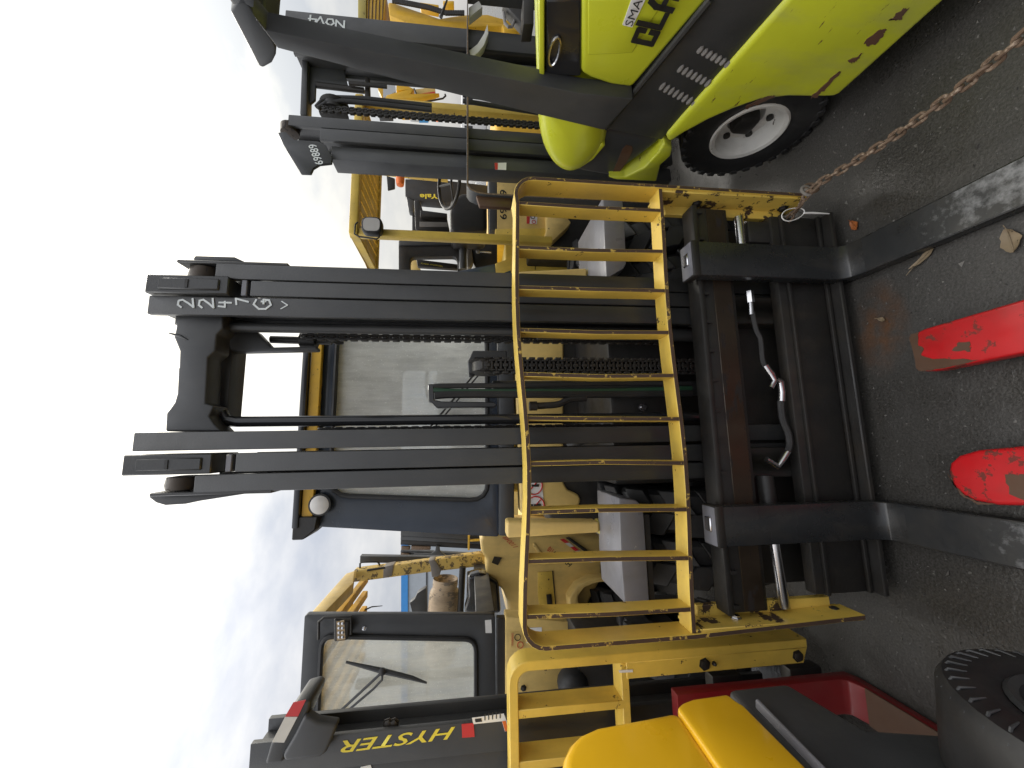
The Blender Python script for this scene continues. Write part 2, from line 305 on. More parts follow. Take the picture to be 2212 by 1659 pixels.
# ------------------------------------------------------------------ repeated builders
def tyre(parent, c, rad, w, rimr, lug=True, n=20, rimmat=None, side=-1, name='tyre', lugh=.02, rdepth=.07):
    """axle along local x; side -1 shows its face to -x"""
    mb = MB(); h = w/2; q = rad-lugh if lug else rad
    mb.lathe(c, (1,0,0), [(rimr,-h*.72),(rimr+.015,-h*.9),(rimr+(q-rimr)*.45,-h),(q*.95,-h*.92),(q,-h*.72),(q,h*.72),(q*.95,h*.92),(rimr+(q-rimr)*.45,h),(rimr+.015,h*.9),(rimr,h*.72)], 40, cap=False)
    t = P(parent, name, mb, rub)
    if lug:
        mb = MB(); C = Vector(c)
        for i in range(n):
            for s in (-1, 1):
                a0 = 2*math.pi*(i+(0 if s < 0 else .5))/n; wd = 2*math.pi/n*.3
                V = []
                for (xx, da, rr) in ((s*h*.97, 0, q*.9), (s*h*.95, 0, rad*.99), (s*.0, .22, rad), (s*.0, .22, q*.97)):
                    for k in (-1, 1):
                        a = a0+da*2*math.pi/n*1.6+k*wd; V.append(C+Vector((xx, math.cos(a)*rr, math.sin(a)*rr)))
                mb.add(V, [(0,1,3,2),(2,3,5,4),(4,5,7,6),(6,7,1,0),(0,2,4,6),(1,7,5,3)])
        P(t, 'tread_lug', mb, rub, .004, 1)['kind'] = 'stuff'
    mb = MB(); s = side
    mb.lathe(c, (s,0,0), [(rimr+.012,h*.9),(rimr+.004,h*.96),(rimr-.012,h*.9),(rimr-.022,h*.6),(rimr-.035,h*.9-rdepth),(rimr*.52,h*.9-rdepth-.004),(rimr*.5,h*.9-rdepth-.05),(.01,h*.9-rdepth-.05)], 40, cap=False)
    rm = P(parent, 'rim', mb, rimmat or black)
    for i in range(6):
        a = i*math.pi/3+.3; p0 = Vector(c)+Vector((s*(h*.9-rdepth), math.cos(a)*rimr*.68, math.sin(a)*rimr*.68))
        mb = MB(); mb.cyl(p0, p0+Vector((s*.014,0,0)), rimr*.1, 8); P(rm, 'wheel_nut', mb, blackd)
    return t
def roller_chain(parent, x, y, z0, z1, w, pitch, mat, name='lift_chain', depth=.02):
    mb = MB(); z = z0; i = 0
    while z < z1:
        k = w if i % 2 else w*.68
        for s in (-1, 1): mb.box(x+s*k/2-.004-(.002 if i%2 else 0), x+s*k/2+.004, y-depth/2, y+depth/2, z-pitch*.68, z+pitch*.68)
        mb.box(x-k/2, x+k/2, y-depth*.36, y+depth*.36, z-pitch*.22, z+pitch*.3)
        if i % 2: mb.box(x-w*.12, x+w*.12, y-depth*.5, y+depth*.5, z-pitch*.6, z+pitch*.6)
        z += pitch; i += 1
    return P(parent, name, mb, mat, .0015, 1)
def rail(parent, x0, x1, y0, z0, z1, mat, depth=.16, name='mast_rail'):
    mb = MB(); xc = (x0+x1)/2
    mb.box(x0, x1, y0, y0+.025, z0, z1); mb.box(xc-.013, xc+.013, y0+.025, y0+depth-.025, z0, z1); mb.box(x0, x1, y0+depth-.025, y0+depth, z0, z1)
    return P(parent, name, mb, mat, .004, 2)
def bolt(parent, c, nrm, r=.014, mat=None):
    mb = MB(); mb.lathe(c, nrm, [(r*1.35, 0),(r*1.35, .003),(r, .0032),(r, .011),(r*.5,.014)], 6); return P(parent, 'bolt', mb, mat or blackd)

# ================================================================== SETTING
mb = MB(); mb.add([(-120,-120,0),(120,-120,0),(120,160,0),(-120,160,0)], [(0,1,2,3)])
tag(obj('ground', mesh_of(mb, smooth=False), asph), kind='structure')
# loose grit on the asphalt near the camera
mb = MB(); rg = random.Random(2)
for i in range(2600):
    r_ = rg.random(); X = rg.uniform(-1.1, 1.3); Y = .35+1.7*rg.random()**1.3; s = rg.uniform(.0015, .004)*(2 if rg.random() < .03 else 1)
    q = [Vector((X+rg.uniform(-s,s), Y+rg.uniform(-s,s), z)) for z in (0, 0, 0, s*1.1)]; q[0].x -= s; q[1].x += s; q[2].y += s
    mb.add(q, [(0,1,3),(1,2,3),(2,0,3)])
GRIT = tag(obj('grit', mesh_of(mb, smooth=False, recalc=True), paint('grit stone', (.12,.115,.105), .8, var=.5, dirt=.3)), 'tiny loose stones scattered over the wet asphalt', 'grit', kind='stuff')

bd = thing('warehouse', 'distant grey metal building with a blue roof trim', 'building', Frame(-16, 26, 0))
mb = MB(); mb.box(-6, 5.6, 0, 12, 0, 5.55); P(bd, 'wall', mb, bldg)
mb = MB(); mb.box(-6.1, 5.68, -.08, 12.1, 5.55, 5.98); P(bd, 'roof_trim', mb, bluep)
mb = MB(); mb.box(-6, 5.6, -.05, -.004, 4.3, 4.38); P(bd, 'cladding_seam', mb, charcoal)

fe = thing('chain_link_fence', 'far chain link fence behind the rows of forklifts', 'fence', Frame(0, 21, 0))
mb = MB()
for i in range(90):
    for s in (-1, 1): mb.cyl((2.4+i*.12, 0, .1), (2.4+i*.12+s*1.0, 0, 2.1), .004, 4)
P(fe, 'mesh', mb, chrome)
for i in range(6):
    mb = MB(); mb.cyl((2+i*2.2, 0, 0), (2+i*2.2, 0, 2.2), .03, 8); P(fe, 'post', mb, chrome)
mb = MB(); mb.cyl((2, 0, 2.15), (13, 0, 2.15), .02, 8); P(fe, 'top_rail', mb, chrome)
def van(x, y, lab):
    v = thing('van', lab, 'van', Frame(x, y, 0), 'vans parked beyond the fence')
    mb = MB(); mb.prism([(-2.4,0,.35),(2.4,0,.35),(2.4,0,1.1),(1.9,0,1.2),(1.35,0,2.05),(-2.3,0,2.1),(-2.4,0,1.9)], (0,1.9,0)); P(v, 'body', mb, white, .08, 3)
    for k in range(3):
        mb = MB(); mb.box(-2.1+k*1.1, -1.15+k*1.1, -.012, .002, 1.3, 1.85); P(v, 'window', mb, blackg, .02, 1)
    for k in (-1.5, 1.5): tyre(v, (k, .12, .33), .33, .2, .2, lug=False) .rotation_euler = (0,0,0)
    return v
van(5.2, 24.5, 'white van parked beyond the fence, left one'); van(11, 25.5, 'white van parked beyond the fence, middle one'); van(18.5, 26, 'white van parked beyond the fence, far right one')

# ================================================================== MAIN FORKLIFT
MF = Frame(.005, 1.373)
t = M = thing('forklift', 'big yellow and black forklift in the middle with a yellow slatted load backrest', 'forklift', MF, 'parked forklifts')
def strip(path, th, y0, y1, closed=False):
    """flat bar bent along an x-z path, its rusty edge facing the viewer"""
    m_ = MB(); k = len(path); pts = [Vector((a, 0, b)) for a, b in path]; A = []; B = []
    for i in range(k):
        d = (pts[min(i+1,k-1)]-pts[max(i-1,0)]).normalized(); nn = Vector((-d.z, 0, d.x))*th/2; A.append(pts[i]+nn); B.append(pts[i]-nn)
    V = [q+Vector((0,y,0)) for y in (y0, y1) for L in (A, B) for q in L]; ix = lambda yy, s, i: (yy*2+s)*k+i
    for i in range(k-1):
        m_.f += [[ix(1,0,i),ix(1,0,i+1),ix(1,1,i+1),ix(1,1,i)],[ix(0,0,i),ix(1,0,i),ix(1,0,i+1),ix(0,0,i+1)],[ix(0,1,i),ix(0,1,i+1),ix(1,1,i+1),ix(1,1,i)]]; m_.m += [0]*3
        m_.f.append([ix(0,0,i),ix(0,0,i+1),ix(0,1,i+1),ix(0,1,i)]); m_.m.append(1)
    for i in (0, k-1): m_.f.append([ix(0,0,i),ix(0,1,i),ix(1,1,i),ix(1,0,i)]); m_.m.append(0)
    m_.v = V; return m_
sag = lambda x: -.02*math.exp(-((x+.35)/.4)**2)+.006*math.sin(x*6)
def corner(x, z, r, sx, k=5): return [(x-sx*r+sx*r*math.cos(a), z-r+r*math.sin(a)) for a in [math.pi/2*i/k for i in range(k+1)]]
xl, xr = -.885, .812
br = P(t, 'load_backrest', strip([(xl+.02,.16),(xl,.82)]+[(2*xl-a+0*b, b) if 0 else (a, b) for a, b in corner(xl, 1.415, .07, -1)]
    +[(x, 1.415+sag(x)) for x in [-.7+.1*i for i in range(15)]]+corner(xr, 1.415, .07, 1)[::-1]+[(xr,.82),(xr-.0,.16)], .016, 0, .1), [yel, edge], .0015, 1)
tops = [437,533,620,712,808,903,1003,1108,1215,1335]; bots = [455,543,628,718,811,905,1001,1102,1208,1320]
P(br, 'lower_rail', strip([(x, .823+sag(x)*.7) for x in [xl+.008+(xr-xl-.016)*i/14 for i in range(15)]], .017, .004, .085), [yel, edge], .0015, 1)
for a, b in zip(tops, bots):
    x0 = MF.p((1120, a), 1, 0).x; x1 = MF.p((1455, b), 1, 0).x; bend = random.uniform(-.006, .006)
    P(br, 'slat', strip([(x1, .83+sag(x1)*.7), ((x0+x1)/2+bend, 1.12), (x0, 1.409+sag(x0))], .016, .003, .078), [yel, edge], .0015, 1)
for s, x in ((-1, xl), (1, xr)):      # wide lower plates with flaking paint, bolted to the carriage
    mb = MB(); xx = x-s*.007
    mb.box(min(xx, xx-s*.012), max(xx, xx-s*.012), .006, .125, .155, .815); P(br, 'side_plate', mb, yelw, .002, 1)
    for z in (.62, .215): bolt(br, (xx-s*.012, .07, z), (-s, 0, 0), .016, chrome if z > .5 and s < 0 else blackd)
    mb = MB(); mb.box(min(xx-s*.01, xx-s*.05), max(xx-s*.01, xx-s*.05), .1, .125, .2, .75); P(br, 'flange', mb, yelw, .002, 1)
# carriage
ca = P(t, 'carriage', MB().box(-.84, .755, .045, .095, .505, .645).box(-.8, .74, .05, .10, .075, .30), blackd, .006, 2)
P(ca, 'worn_band', MB().box(-.835, .75, .042, .05, .52, .60), worn, .002, 1)
mb = MB(); mb.box(-.845, .76, .03, .11, .645, .672); P(ca, 'top_hook_bar', mb, blackd, .008, 2)
for i in range(40):
    x = -.82+i*.0395
    if i % 3 == 0: P(ca, 'notch', MB().box(x, x+.012, .028, .04, .628, .65), blackd)
mb = MB()
for x in (-.34, -.28, .3, .36): mb.box(x-.03, x+.03, .101, .18, .08, .64)
mb.box(-.8, .74, .18, .2, .06, .5); P(ca, 'link_and_shade_plate', mb, blackd, .004, 1)  # link plates, plus a full-width dark sheet added as the carriage's shaded interior
mb = MB(); mb.box(-.8, .74, .034, .049, .252, .266); mb.box(-.8, .74, .034, .049, .075, .09); P(ca, 'lower_lip', mb, blackd, .003, 2)
mb = MB(); mb.box(-.8, .74, -.004, .049, .05, .07); P(ca, 'toe_bar', mb, blackd, .004, 1)
mb = MB(); mb.cyl((-.845, .075, .415), (-.60, .075, .43), .019, 16); P(ca, 'side_shift_rod', mb, chrome)
mb = MB(); mb.cyl((-.60, .075, .43), (-.36, .085, .43), .03, 16); P(ca, 'side_shift_cylinder', mb, blackd)
mb = MB(); mb.cyl((.60, .075, .43), (.74, .075, .43), .019, 16); P(ca, 'side_shift_rod', mb, chrome)
mb = MB(); mb.box(.62, .72, .06, .12, .11, .4); P(ca, 'stop_block', mb, blackd, .01, 2)
def hose(pts, r, mat=rub, par=ca, nm='hose'):
    V = [Vector(q) for q in pts]; o = []
    for i in range(len(V)-1):
        a, b, c, d = V[max(i-1,0)], V[i], V[i+1], V[min(i+2,len(V)-1)]
        for k in range(6):
            u = k/6; o.append(.5*((2*b)+(c-a)*u+(2*a-5*b+4*c-d)*u*u+(3*b-a-3*c+d)*u**3))
    m_ = MB(); m_.tube(o+[V[-1]], r, 8); return P(par, nm, m_, mat)
hp = lambda px, y=.06: MF.p(px, 1, y)
hose([hp(q) for q in Z(zk, (285,260),(300,400),(345,520),(355,600),(340,660))], .013)
hose([hp(q) for q in Z(zg, (60,960),(90,1100),(125,1180),(140,1330),(160,1390))], .010)
def fitting(zz, pts, r_, n_=10):
    m_ = MB(); m_.tube([hp(zz(*q)) for q in pts], r_, n_); P(ca, 'hose_fitting', m_, chrome)
fitting(zg, ((160,1385),(205,1450)), .013); fitting(zg, ((205,1450),(235,1500)), .011)
fitting(zk, ((170,0),(215,40),(235,100),(205,155)), .011); fitting(zk, ((245,90),(285,110),(295,190),(293,262)), .013)
fitting(zk, ((340,660),(295,730),(260,780),(170,720)), .012); fitting(zg, ((35,800),(45,890)), .016, 6); fitting(zg, ((45,890),(52,985)), .011)
# forks
for x0, x1 in ((-.592, -.455), (.424, .566)):
    pr = [(-.022,.715),(.028,.715),(.03,.02),(-.02,.008),(-.5,.004),(-1.16,.004),(-1.18,.012),(-.6,.045),(-.085,.055),(-.045,.062),(-.026,.085),(-.022,.12)]
    mb = MB(); mb.prism([(x0, y, z) for y, z in pr], (x1-x0, 0, 0)); f_ = P(t, 'fork', mb, silver, .006, 2)
    mb = MB(); pw = [(-.10,.0560),(-.30,.0519),(-.6,.0462),(-1.15,.0152),(-1.15,.0135),(-.6,.0445),(-.30,.05),(-.10,.0535)]
    mb.prism([(x0+.006, y, z) for y, z in pw], (x1-x0-.012, 0, 0)); P(f_, 'worn_blade_top', mb, forkw)
    mb = MB(); mb.box(x0-.004, x1+.004, -.024, .06, .69, .722); P(f_, 'hook', mb, blackd, .006, 2); P(f_, 'hook_top_sheen', MB().box(x0+.002, x1-.002, -.018, .054, .7222, .7245), grey)  # thin grey plate paints the bright wet sheen on the hook's top face
    mb = MB(); mb.box((x0+x1)/2-.02, (x0+x1)/2+.03, .0, .035, .722, .732); P(f_, 'lock_pin', mb, chrome, .003, 1)
# mast: three nested rails each side
for x0, x1, z1 in ((-.222,-.156,2.772),(-.301,-.234,2.43),(-.370,-.308,2.56)): rail(t, x0, x1, .15, .12, z1, black)
for x0, x1, z1 in ((.279,.351,2.779),(.358,.419,2.43),(.424,.486,2.56)): rail(t, x0, x1, .15, .12, z1, black)
for x0, x1, s in ((-.304,-.233,-1),(.356,.428,1)):
    mb = MB(); mb.box(x0, x1, .135, .3, 2.50, 2.785); mb.box(x0+.014, x1-.014, .128, .14, 2.53, 2.74); k = P(t, 'rail_head', mb, black, .004, 1)
    mb = MB(); mb.box(x0+.02, x1-.02, .125, .135, 2.635, 2.645); P(k, 'weld_seam', mb, blackd)
    mb = MB(); mb.box(x0+.004, x1-.004, .155, .24, 2.445, 2.466); P(t, 'wear_pad', mb, grey, .003, 1)
    ro = x0-.035 if s < 0 else x1+.03
    mb = MB(); mb.lathe((ro-.026, .22, 2.625), (1,0,0), [(.03,0),(.062,.004),(.066,.02),(.062,.048),(.03,.052)], 24); P(t, 'mast_roller', mb, worn)
    xo = x0-.068 if s < 0 else x1+.062
    mb = MB(); mb.box(xo-.006, xo+.006, .15, .31, 2.3, 2.70); P(t, 'roller_guard', mb, black, .003, 1)
mb = MB(); mb.trace(MF, Z(zh, (270,1020),(330,1065),(400,1085),(560,1075),(680,1050),(1030,995),(700,1000),(300,1000)), 1, .2, .05); P(t, 'guard_bracket', mb, charcoal, .004, 2)
mb = MB(); mb.trace(MF, Z(zd, (620,545),(640,515),(950,525),(1030,562)), 1, .2, .05); P(t, 'guard_bracket', mb, charcoal, .004, 2)
mb = MB(); mb.trace(MF, Z(zd, (480,970),(472,1045),(490,1065),(480,1120),(470,1160),(515,1270),(510,1400))+Z(zh, (505,0),(495,200),(475,270),(440,320),(410,355),(402,500),(850,500),(790,440),(750,380),(790,300),(720,280))+Z(zd, (740,1320),(800,1270),(810,1140),(860,1090),(860,970)), 1, .19, .09)
P(t, 'mast_crosshead', mb, charcoal, .012, 3)
mb = MB(); mb.trace(MF, Z(zd, (420,1130),(425,1120),(520,1140),(580,1180),(560,1180)), 1, .185, .03); P(t, 'lifting_lug', mb, charcoal, .003, 1)
zt_, zb_ = MF.p(zd(740,1500), 1, .3).z, MF.p(zd(915,1500), 1, .3).z
mb = MB(); mb.box(-.13, .2, .3, .405, zb_, zt_); P(t, 'mast_cross_tie', mb, black, .006, 2)
mb = MB(); mb.trace(MF, Z(zd, (840,1120),(1120,1110),(1240,1240),(1600,1232),(1600,1262),(1030,1275),(980,1275),(840,1260)), 1, .3, .05); P(t, 'chain_bracket', mb, charcoal, .006, 2)
mb = MB(); c0, c1 = MF.p(zd(1240,1180), 1, .36), MF.p(zd(1720,1195), 1, .36); mb.cyl(c0, c1, .016); mb.cyl(c0.lerp(c1,.5), c0.lerp(c1,.75), .034); P(t, 'chain_anchor', mb, blackd)
mb = MB(); mb.trace(MF, Z(zd, (1650,1135),(1810,1140),(1812,1210),(1780,1222),(1740,1210),(1600,1150)), 1, .45, .01); P(t, 'hose_clamp_plate', mb, blackd)
mb = MB(); mb.cyl((.262, .25, .3), (.262, .25, 2.55), .02, 16); mb.cyl((.258,.25,.3), (.258,.25,1.3), .03, 16); P(t, 'lift_cylinder', mb, black)
mb = MB(); mb.tube([(-.115,.27,.3),(-.115,.27,2.50),(-.11,.27,2.54),(-.08,.27,2.56)], .021, 16); P(t, 'lift_cylinder', mb, blackg)
roller_chain(t, .243, .31, .7, 2.3, .022, .022, blackd); roller_chain(t, -.152, .31, .7, 2.2, .018, .022, blackd)
# middle: lift chain on its sheave and the hose reel
xc = MF.p((1200, 790), 1, .28).x; z0, z1 = MF.p((1535, 795), 1, .28).z, MF.p((1040, 790), 1, .28).z
roller_chain(t, xc, .28, z0, z1, .062, .0195, blackd, depth=.03)
P(t, 'chain_backing', MB().box(xc-.028, xc+.028, .30, .312, z0, z1-.03), blackd)  # dark backing strip added behind the chain so it reads solid
mb = MB(); mb.lathe((xc-.03, .33, z1-.02), (1,0,0), [(.02,0),(.075,.003),(.06,.01),(.06,.05),(.075,.057),(.02,.06)], 28); P(t, 'chain_sheave', mb, blackd)
mb = MB(); mb.trace(MF, Z(zi, (1290,-60),(1330,-140),(1600,-140),(1600,-80),(1350,-80),(1345,60),(1300,70)), 1, .34, .03); mb.cyl((xc-.09,.36,.4),(xc-.09,.36,z1-.05), .035, 14); P(t, 'free_lift_cylinder', mb, black, .004, 1)
hx = lambda px: MF.p(px, 1, .26)
hose([hx(q) for q in Z(zi, (1020,170),(1200,185),(1700,185))]+[hx(q) for q in Z(zj, (800,180),(1450,160))], .012, green, t)
hose([hx(q) for q in Z(zi, (1030,215),(1200,205),(1720,205))]+[hx(q) for q in Z(zj, (800,205),(1450,200))], .017, rub, t)
hose([hx(q) for q in Z(zi, (1020,150),(1100,140),(1700,135))]+[hx(q) for q in Z(zj, (800,120),(1450,120))], .011, rub, t)
mb = MB(); mb.trace(MF, Z(zi, (975,125),(1020,125),(1025,250),(1080,262),(1500,268),(1525,290),(1500,308),(1040,312),(1010,275),(980,265)), 1, .25, .05); P(t, 'hose_guide', mb, blackg, .003, 1)
mb = MB(); mb.cyl(hx(zj(170,300)), hx(zj(230,298)), .02, 6); mb.cyl(hx(zj(230,298)), hx(zj(290,295)), .015, 10); P(t, 'hydraulic_fitting', mb, blackd)
hose([hx(q) for q in Z(zj, (285,295),(400,285),(480,250),(620,235))], .014, rub, t)
# chassis
mb = MB(); mb.box(-.42, .48, .42, 1.0, .12, .92); mb.box(-.9, .95, .5, .8, .3, .5); P(t, 'chassis', mb, blackd, .02, 2)
mb = MB(); mb.box(-.7, .76, .98, 1.2, .5, 1.12); P(t, 'floor_box', mb, blackd, .02, 2)
for px0, px1 in (((1230,960),(1380,880)), ((1260,660),(1400,700))):
    a, b = MF.p(px0, 1, .7), MF.p(px1, 1, .45); mb = MB(); mb.cyl(a, b, .035, 14); P(t, 'tilt_cylinder', mb, blackd)
for q in ((1390,795),(1385,880)):
    c = MF.p(q, 1, .4); mb = MB(); mb.lathe(c, (0,-1,0), [(.02,0),(.02,.02),(.012,.02),(.012,.03)], 10); P(t, 'grease_fitting', mb, chrome)
for dp_, px in ((.28, Z(zv, (930,165),(1120,190),(1195,270),(1210,400),(1272,1372),(1130,1372),(995,1315),(960,900))), (.42, Z(zs, (1560,455),(1850,450),(1885,900),(1905,1420),(1870,1500),(1612,1655),(1590,1200)))):
    mb = MB(); mb.trace(MF, px, 1, .25, dp_); P(t, 'fender_step', mb, grey, .008, 2)
for px in (Z(zv, (1205,350),(1262,350),(1325,1330),(1272,1372)),):
    mb = MB(); mb.trace(MF, px, 1, .262, .5); P(t, 'fender_skirt', mb, blackd)
for x in (-.77, -.55, .62, .84):
    tyre(t, (x, .74, .44), .44, .21, .2, n=16, lugh=.035)
mb = MB(); mb.trace(MF, Z(zi,(1570,-420),(1625,-420),(1625,1140),(1570,1140)), 1, .99, .03); P(t, 'cowl_strip', mb, yel)
mb = MB(); mb.trace(MF, [(1106,620),(1218,620),(1218,925)]+Z(zj, (440,900),(470,960),(560,1000),(580,1040),(560,1100),(440,1125),(100,1150)), 1, .95, .12); cw = P(t, 'cowl', mb, tan, .015, 3)
mb = MB(); mb.trace(MF, [(1095,600),(1111,600),(1111,1158),(1078,1158),(1078,600)], 1, .96, .2); P(t, 'cowl_cap', mb, charcoal, .01, 2)
q = zj; mb = MB(); mb.trace(MF, Z(q, (170,905),(272,905),(288,1145),(172,1150)), 1, .945, .003); dec = P(cw, 'decal', mb, white)
def ring_mark(par, c, r, ax, mat, w=.004):
    m_ = MB(); c = Vector(c); ax = Vector(ax).normalized(); u = ax.orthogonal().normalized(); v = ax.cross(u)
    m_.tube([c+(u*math.cos(a)+v*math.sin(a))*r for a in [2*math.pi*i/24 for i in range(24)]], w, 5, True); return P(par, 'prohibition_ring', m_, mat)
for cc in ((220,1085),(205,930)):
    c = MF.p(q(*cc), 1, .942); ring_mark(dec, c, .05, (0,1,0), inkr, .004)
    mb = MB(); mb.cyl(c+Vector((-.03,0,.03)), c+Vector((.03,0,-.03)), .004, 6); P(dec, 'prohibition_bar', mb, inkr)
    mb = MB(); mb.cyl(c+Vector((0,0,.012)), c+Vector((.0,0,-.03)), .007, 6); mb.cyl(c+Vector((0,0,-.005)), c+Vector((.022,0,-.02)), .004, 6); mb.lathe(c+Vector((0,-.003,.024)), (0,1,0), [(.001,0),(.009,.002),(.001,.004)], 8); P(dec, 'pictogram', mb, inkb)
for px in ([(1095,1126),(1295,1128),(1295,1151),(1095,1163)], Z(zs, (340,1540),(1330,1490),(1340,1640),(340,1625))):
    mb = MB(); mb.trace(MF, px, 1, .5, .1); P(t, 'cowl_post', mb, tan, .012, 3)
    px2 = [(max(px, key=lambda a: a[0])[0], min(a[1] for a in px)), (max(a[0] for a in px)+45, min(a[1] for a in px)), (max(a[0] for a in px)+45, max(a[1] for a in px)-8), (max(a[0] for a in px), max(a[1] for a in px)-8)]
    mb = MB(); mb.trace(MF, px2, 1, .505, .08); P(t, 'post_foot', mb, olive, .006, 2)
# cab
def cab(t, zt, zb, xlt, xlb, xrt, xrb, y, inner, frame_mat, gl, depth=1.2, rad=.11):
    o_ = [(xlt,y,zt),(xrt,y,zt),(xrb,y,zb),(xlb,y,zb)]
    mb = MB(); mb.ring(rloop(o_, .02), rloop(inner, rad), (0,.05,0)); fr_ = P(t, 'cab_front_frame', mb, frame_mat, .006, 2)
    lp = rloop(inner, rad); cc = sum((Vector(q) for q in lp), Vector())/len(lp)
    mb = MB(); mb.tube([q+(cc-q).normalized()*.004+Vector((0,-.006,0)) for q in lp], .014, 8, True); P(fr_, 'window_seal', mb, rub)
    mb = MB(); mb.prism([q+Vector((0,.02,0)) for q in lp], (0,.004,0)); P(fr_, 'windshield', mb, gl, smooth=False)
    for xx, xb in ((xlt, xlb), (xrt, xrb)):
        s = 1 if xx < 0 else -1; mb = MB()
        mb.prism([(xx,y+depth,zt),(xx+s*.06,y+depth,zt),(xb+s*.06,y+depth,zb),(xb,y+depth,zb)], (0,.06,0))
        mb.prism([(xb,y+.05,zb),(xb+s*.05,y+.05,zb),(xb+s*.05,y+.05,zb+.12),(xb,y+.05,zb+.12)], (0,depth,0))
        P(t, 'cab_side_frame', mb, frame_mat, .004, 1)
    return fr_
cf = cab(t, 2.46, 1.42, -.665, -.765, .74, .84, 1.0, [(-.50,1.0,2.385),(.57,1.0,2.385),(.63,1.0,1.482),(-.558,1.0,1.482)], blue_black, glass)
mb = MB(); mb.box(-.66, .72, .93, 2.3, 2.515, 2.55); rf = P(t, 'cab_roof', mb, blackg, .008, 2)
mb = MB(); mb.box(-.64, .70, .955, .985, 2.452, 2.512); P(rf, 'roof_front_strip', mb, gold, .004, 1)
for s, x in ((-1, -.72), (1, .78)):
    mb = MB(); mb.prism([(x, .94, 2.548),(x-s*.12, .94, 2.548),(x-s*.12, .94, 2.42),(x-s*.05, .94, 2.43),(x, .94, 2.49)], (0,.2,0)); P(rf, 'roof_bracket', mb, blackd, .005, 1)
for k in range(6):
    x = -.55+k*.22; mb = MB(); mb.box(x, x+.03, .985, 2.28, 2.46, 2.514); P(rf, 'roof_bar', mb, blackd)
mb = MB(); mb.ring(rloop([(-.66,2.2,2.514),(.74,2.2,2.514),(.8,2.2,1.2),(-.75,2.2,1.2)], .02), rloop([(-.42,2.2,2.2),(.45,2.2,2.2),(.45,2.2,1.75),(-.42,2.2,1.75)], .05), (0,.04,0)); P(t, 'cab_rear_frame', mb, charcoal, .004, 1)
def worklight(par, c, r, rect=False):
    m_ = MB(); m_.lathe(c, (0,-1,0), [(r*.5,-.05),(r*1.05,-.03),(r*1.2,.0),(r*1.2,.012),(r,.014)], 28, cap=True); h_ = P(par, 'work_light', m_, blackd)
    m_ = MB(); m_.lathe(Vector(c)+Vector((0,-.0145,0)), (0,-1,0), [(r,0),(r*.7,.006),(.002,.009)], 28); P(h_, 'lamp_lens', m_, lens); return h_
worklight(cf, MF.p((692, 1090), 1, .96), .05)
sw = MF.p((940, 815), 1, 1.4); mb = MB(); ax = Vector((0,-.45,1)).normalized(); u = Vector((1,0,0)); v = ax.cross(u)
mb.tube([sw+(u*math.cos(a)+v*math.sin(a))*.19 for a in [2*math.pi*i/32 for i in range(32)]], .016, 8, True)
for a in (0, 2.1, 4.2): mb.cyl(sw-ax*.03, sw+(u*math.cos(a)+v*math.sin(a))*.185, .009, 6)
mb.cyl(sw-ax*.03, sw+Vector((0,-.2,-.5)), .03, 10); P(t, 'steering_wheel', mb, blackd)
mb = MB(); mb.box(-.16, .3, 1.85, 1.98, 1.3, 1.85); mb.box(-.18, .32, 1.45, 1.95, 1.15, 1.28); P(t, 'seat', mb, blackd, .04, 3)
c = MF.p(zi(585,275), 1, 1.5); mb = MB(); mb.lathe(c, (0,-1,0), [(.005,0),(.06,.004),(.06,.012),(.005,.016)], 20); mb.cyl(c, c+Vector((-.1,.02,.05)), .006, 6); P(t, 'mirror', mb, charcoal)
wa, wb = MF.p(zi(1460,180), 1, .97), MF.p(zi(1000,480), 1, .97); mb = MB(); mb.cyl(MF.p(zi(1400,-20),1,.98), MF.p(zi(980,480),1,.975), .006, 6); mb.cyl(MF.p(zi(1430,-10),1,.98), MF.p(zi(1010,490),1,.975), .005, 6); P(cf, 'wiper_arm', mb, blackd)
# rear body
mb = MB(); mb.box(-.68, .74, 2.25, 3.0, .35, 1.35); P(t, 'hood', mb, yel, .06, 3)
mb = MB(); mb.prism([(-.72,3.0,.25),(.78,3.0,.25),(.78,3.0,1.2),(.5,3.0,1.42),(-.44,3.0,1.42),(-.72,3.0,1.2)], (0,.55,0)); P(t, 'counterweight', mb, yel, .08, 3)
for x in (-.62, .68): tyre(t, (x, 2.75, .36), .36, .24, .2, n=16)
mb = MB(); mb.trace(MF, Z(zq, (900,1580),(1660,1430),(1670,1600),(1890,1520),(1890,1700),(900,1700)), 1, .9, .12); P(t, 'cab_corner_panel', mb, blue_black, .006, 2)
# marker numbers on the mast
for ch, (bx, by), (tx, ty) in zip('2247Gv', ((630,928),(788,932),(928,928),(1062,905),(1242,948),(1380,945)), ((495,852),(662,850),(818,872),(955,852),(1092,852),(1308,868))):
    a = MF.p(zd(bx, by), 1, .1495); e1 = MF.p(zd(bx, ty), 1, .1495)-a; e2 = MF.p(zd(tx, by), 1, .1495)-a
    strokes(t, ch, a, e1*.95, e2*.92, inkw, .0034 if ch != 'v' else .002)

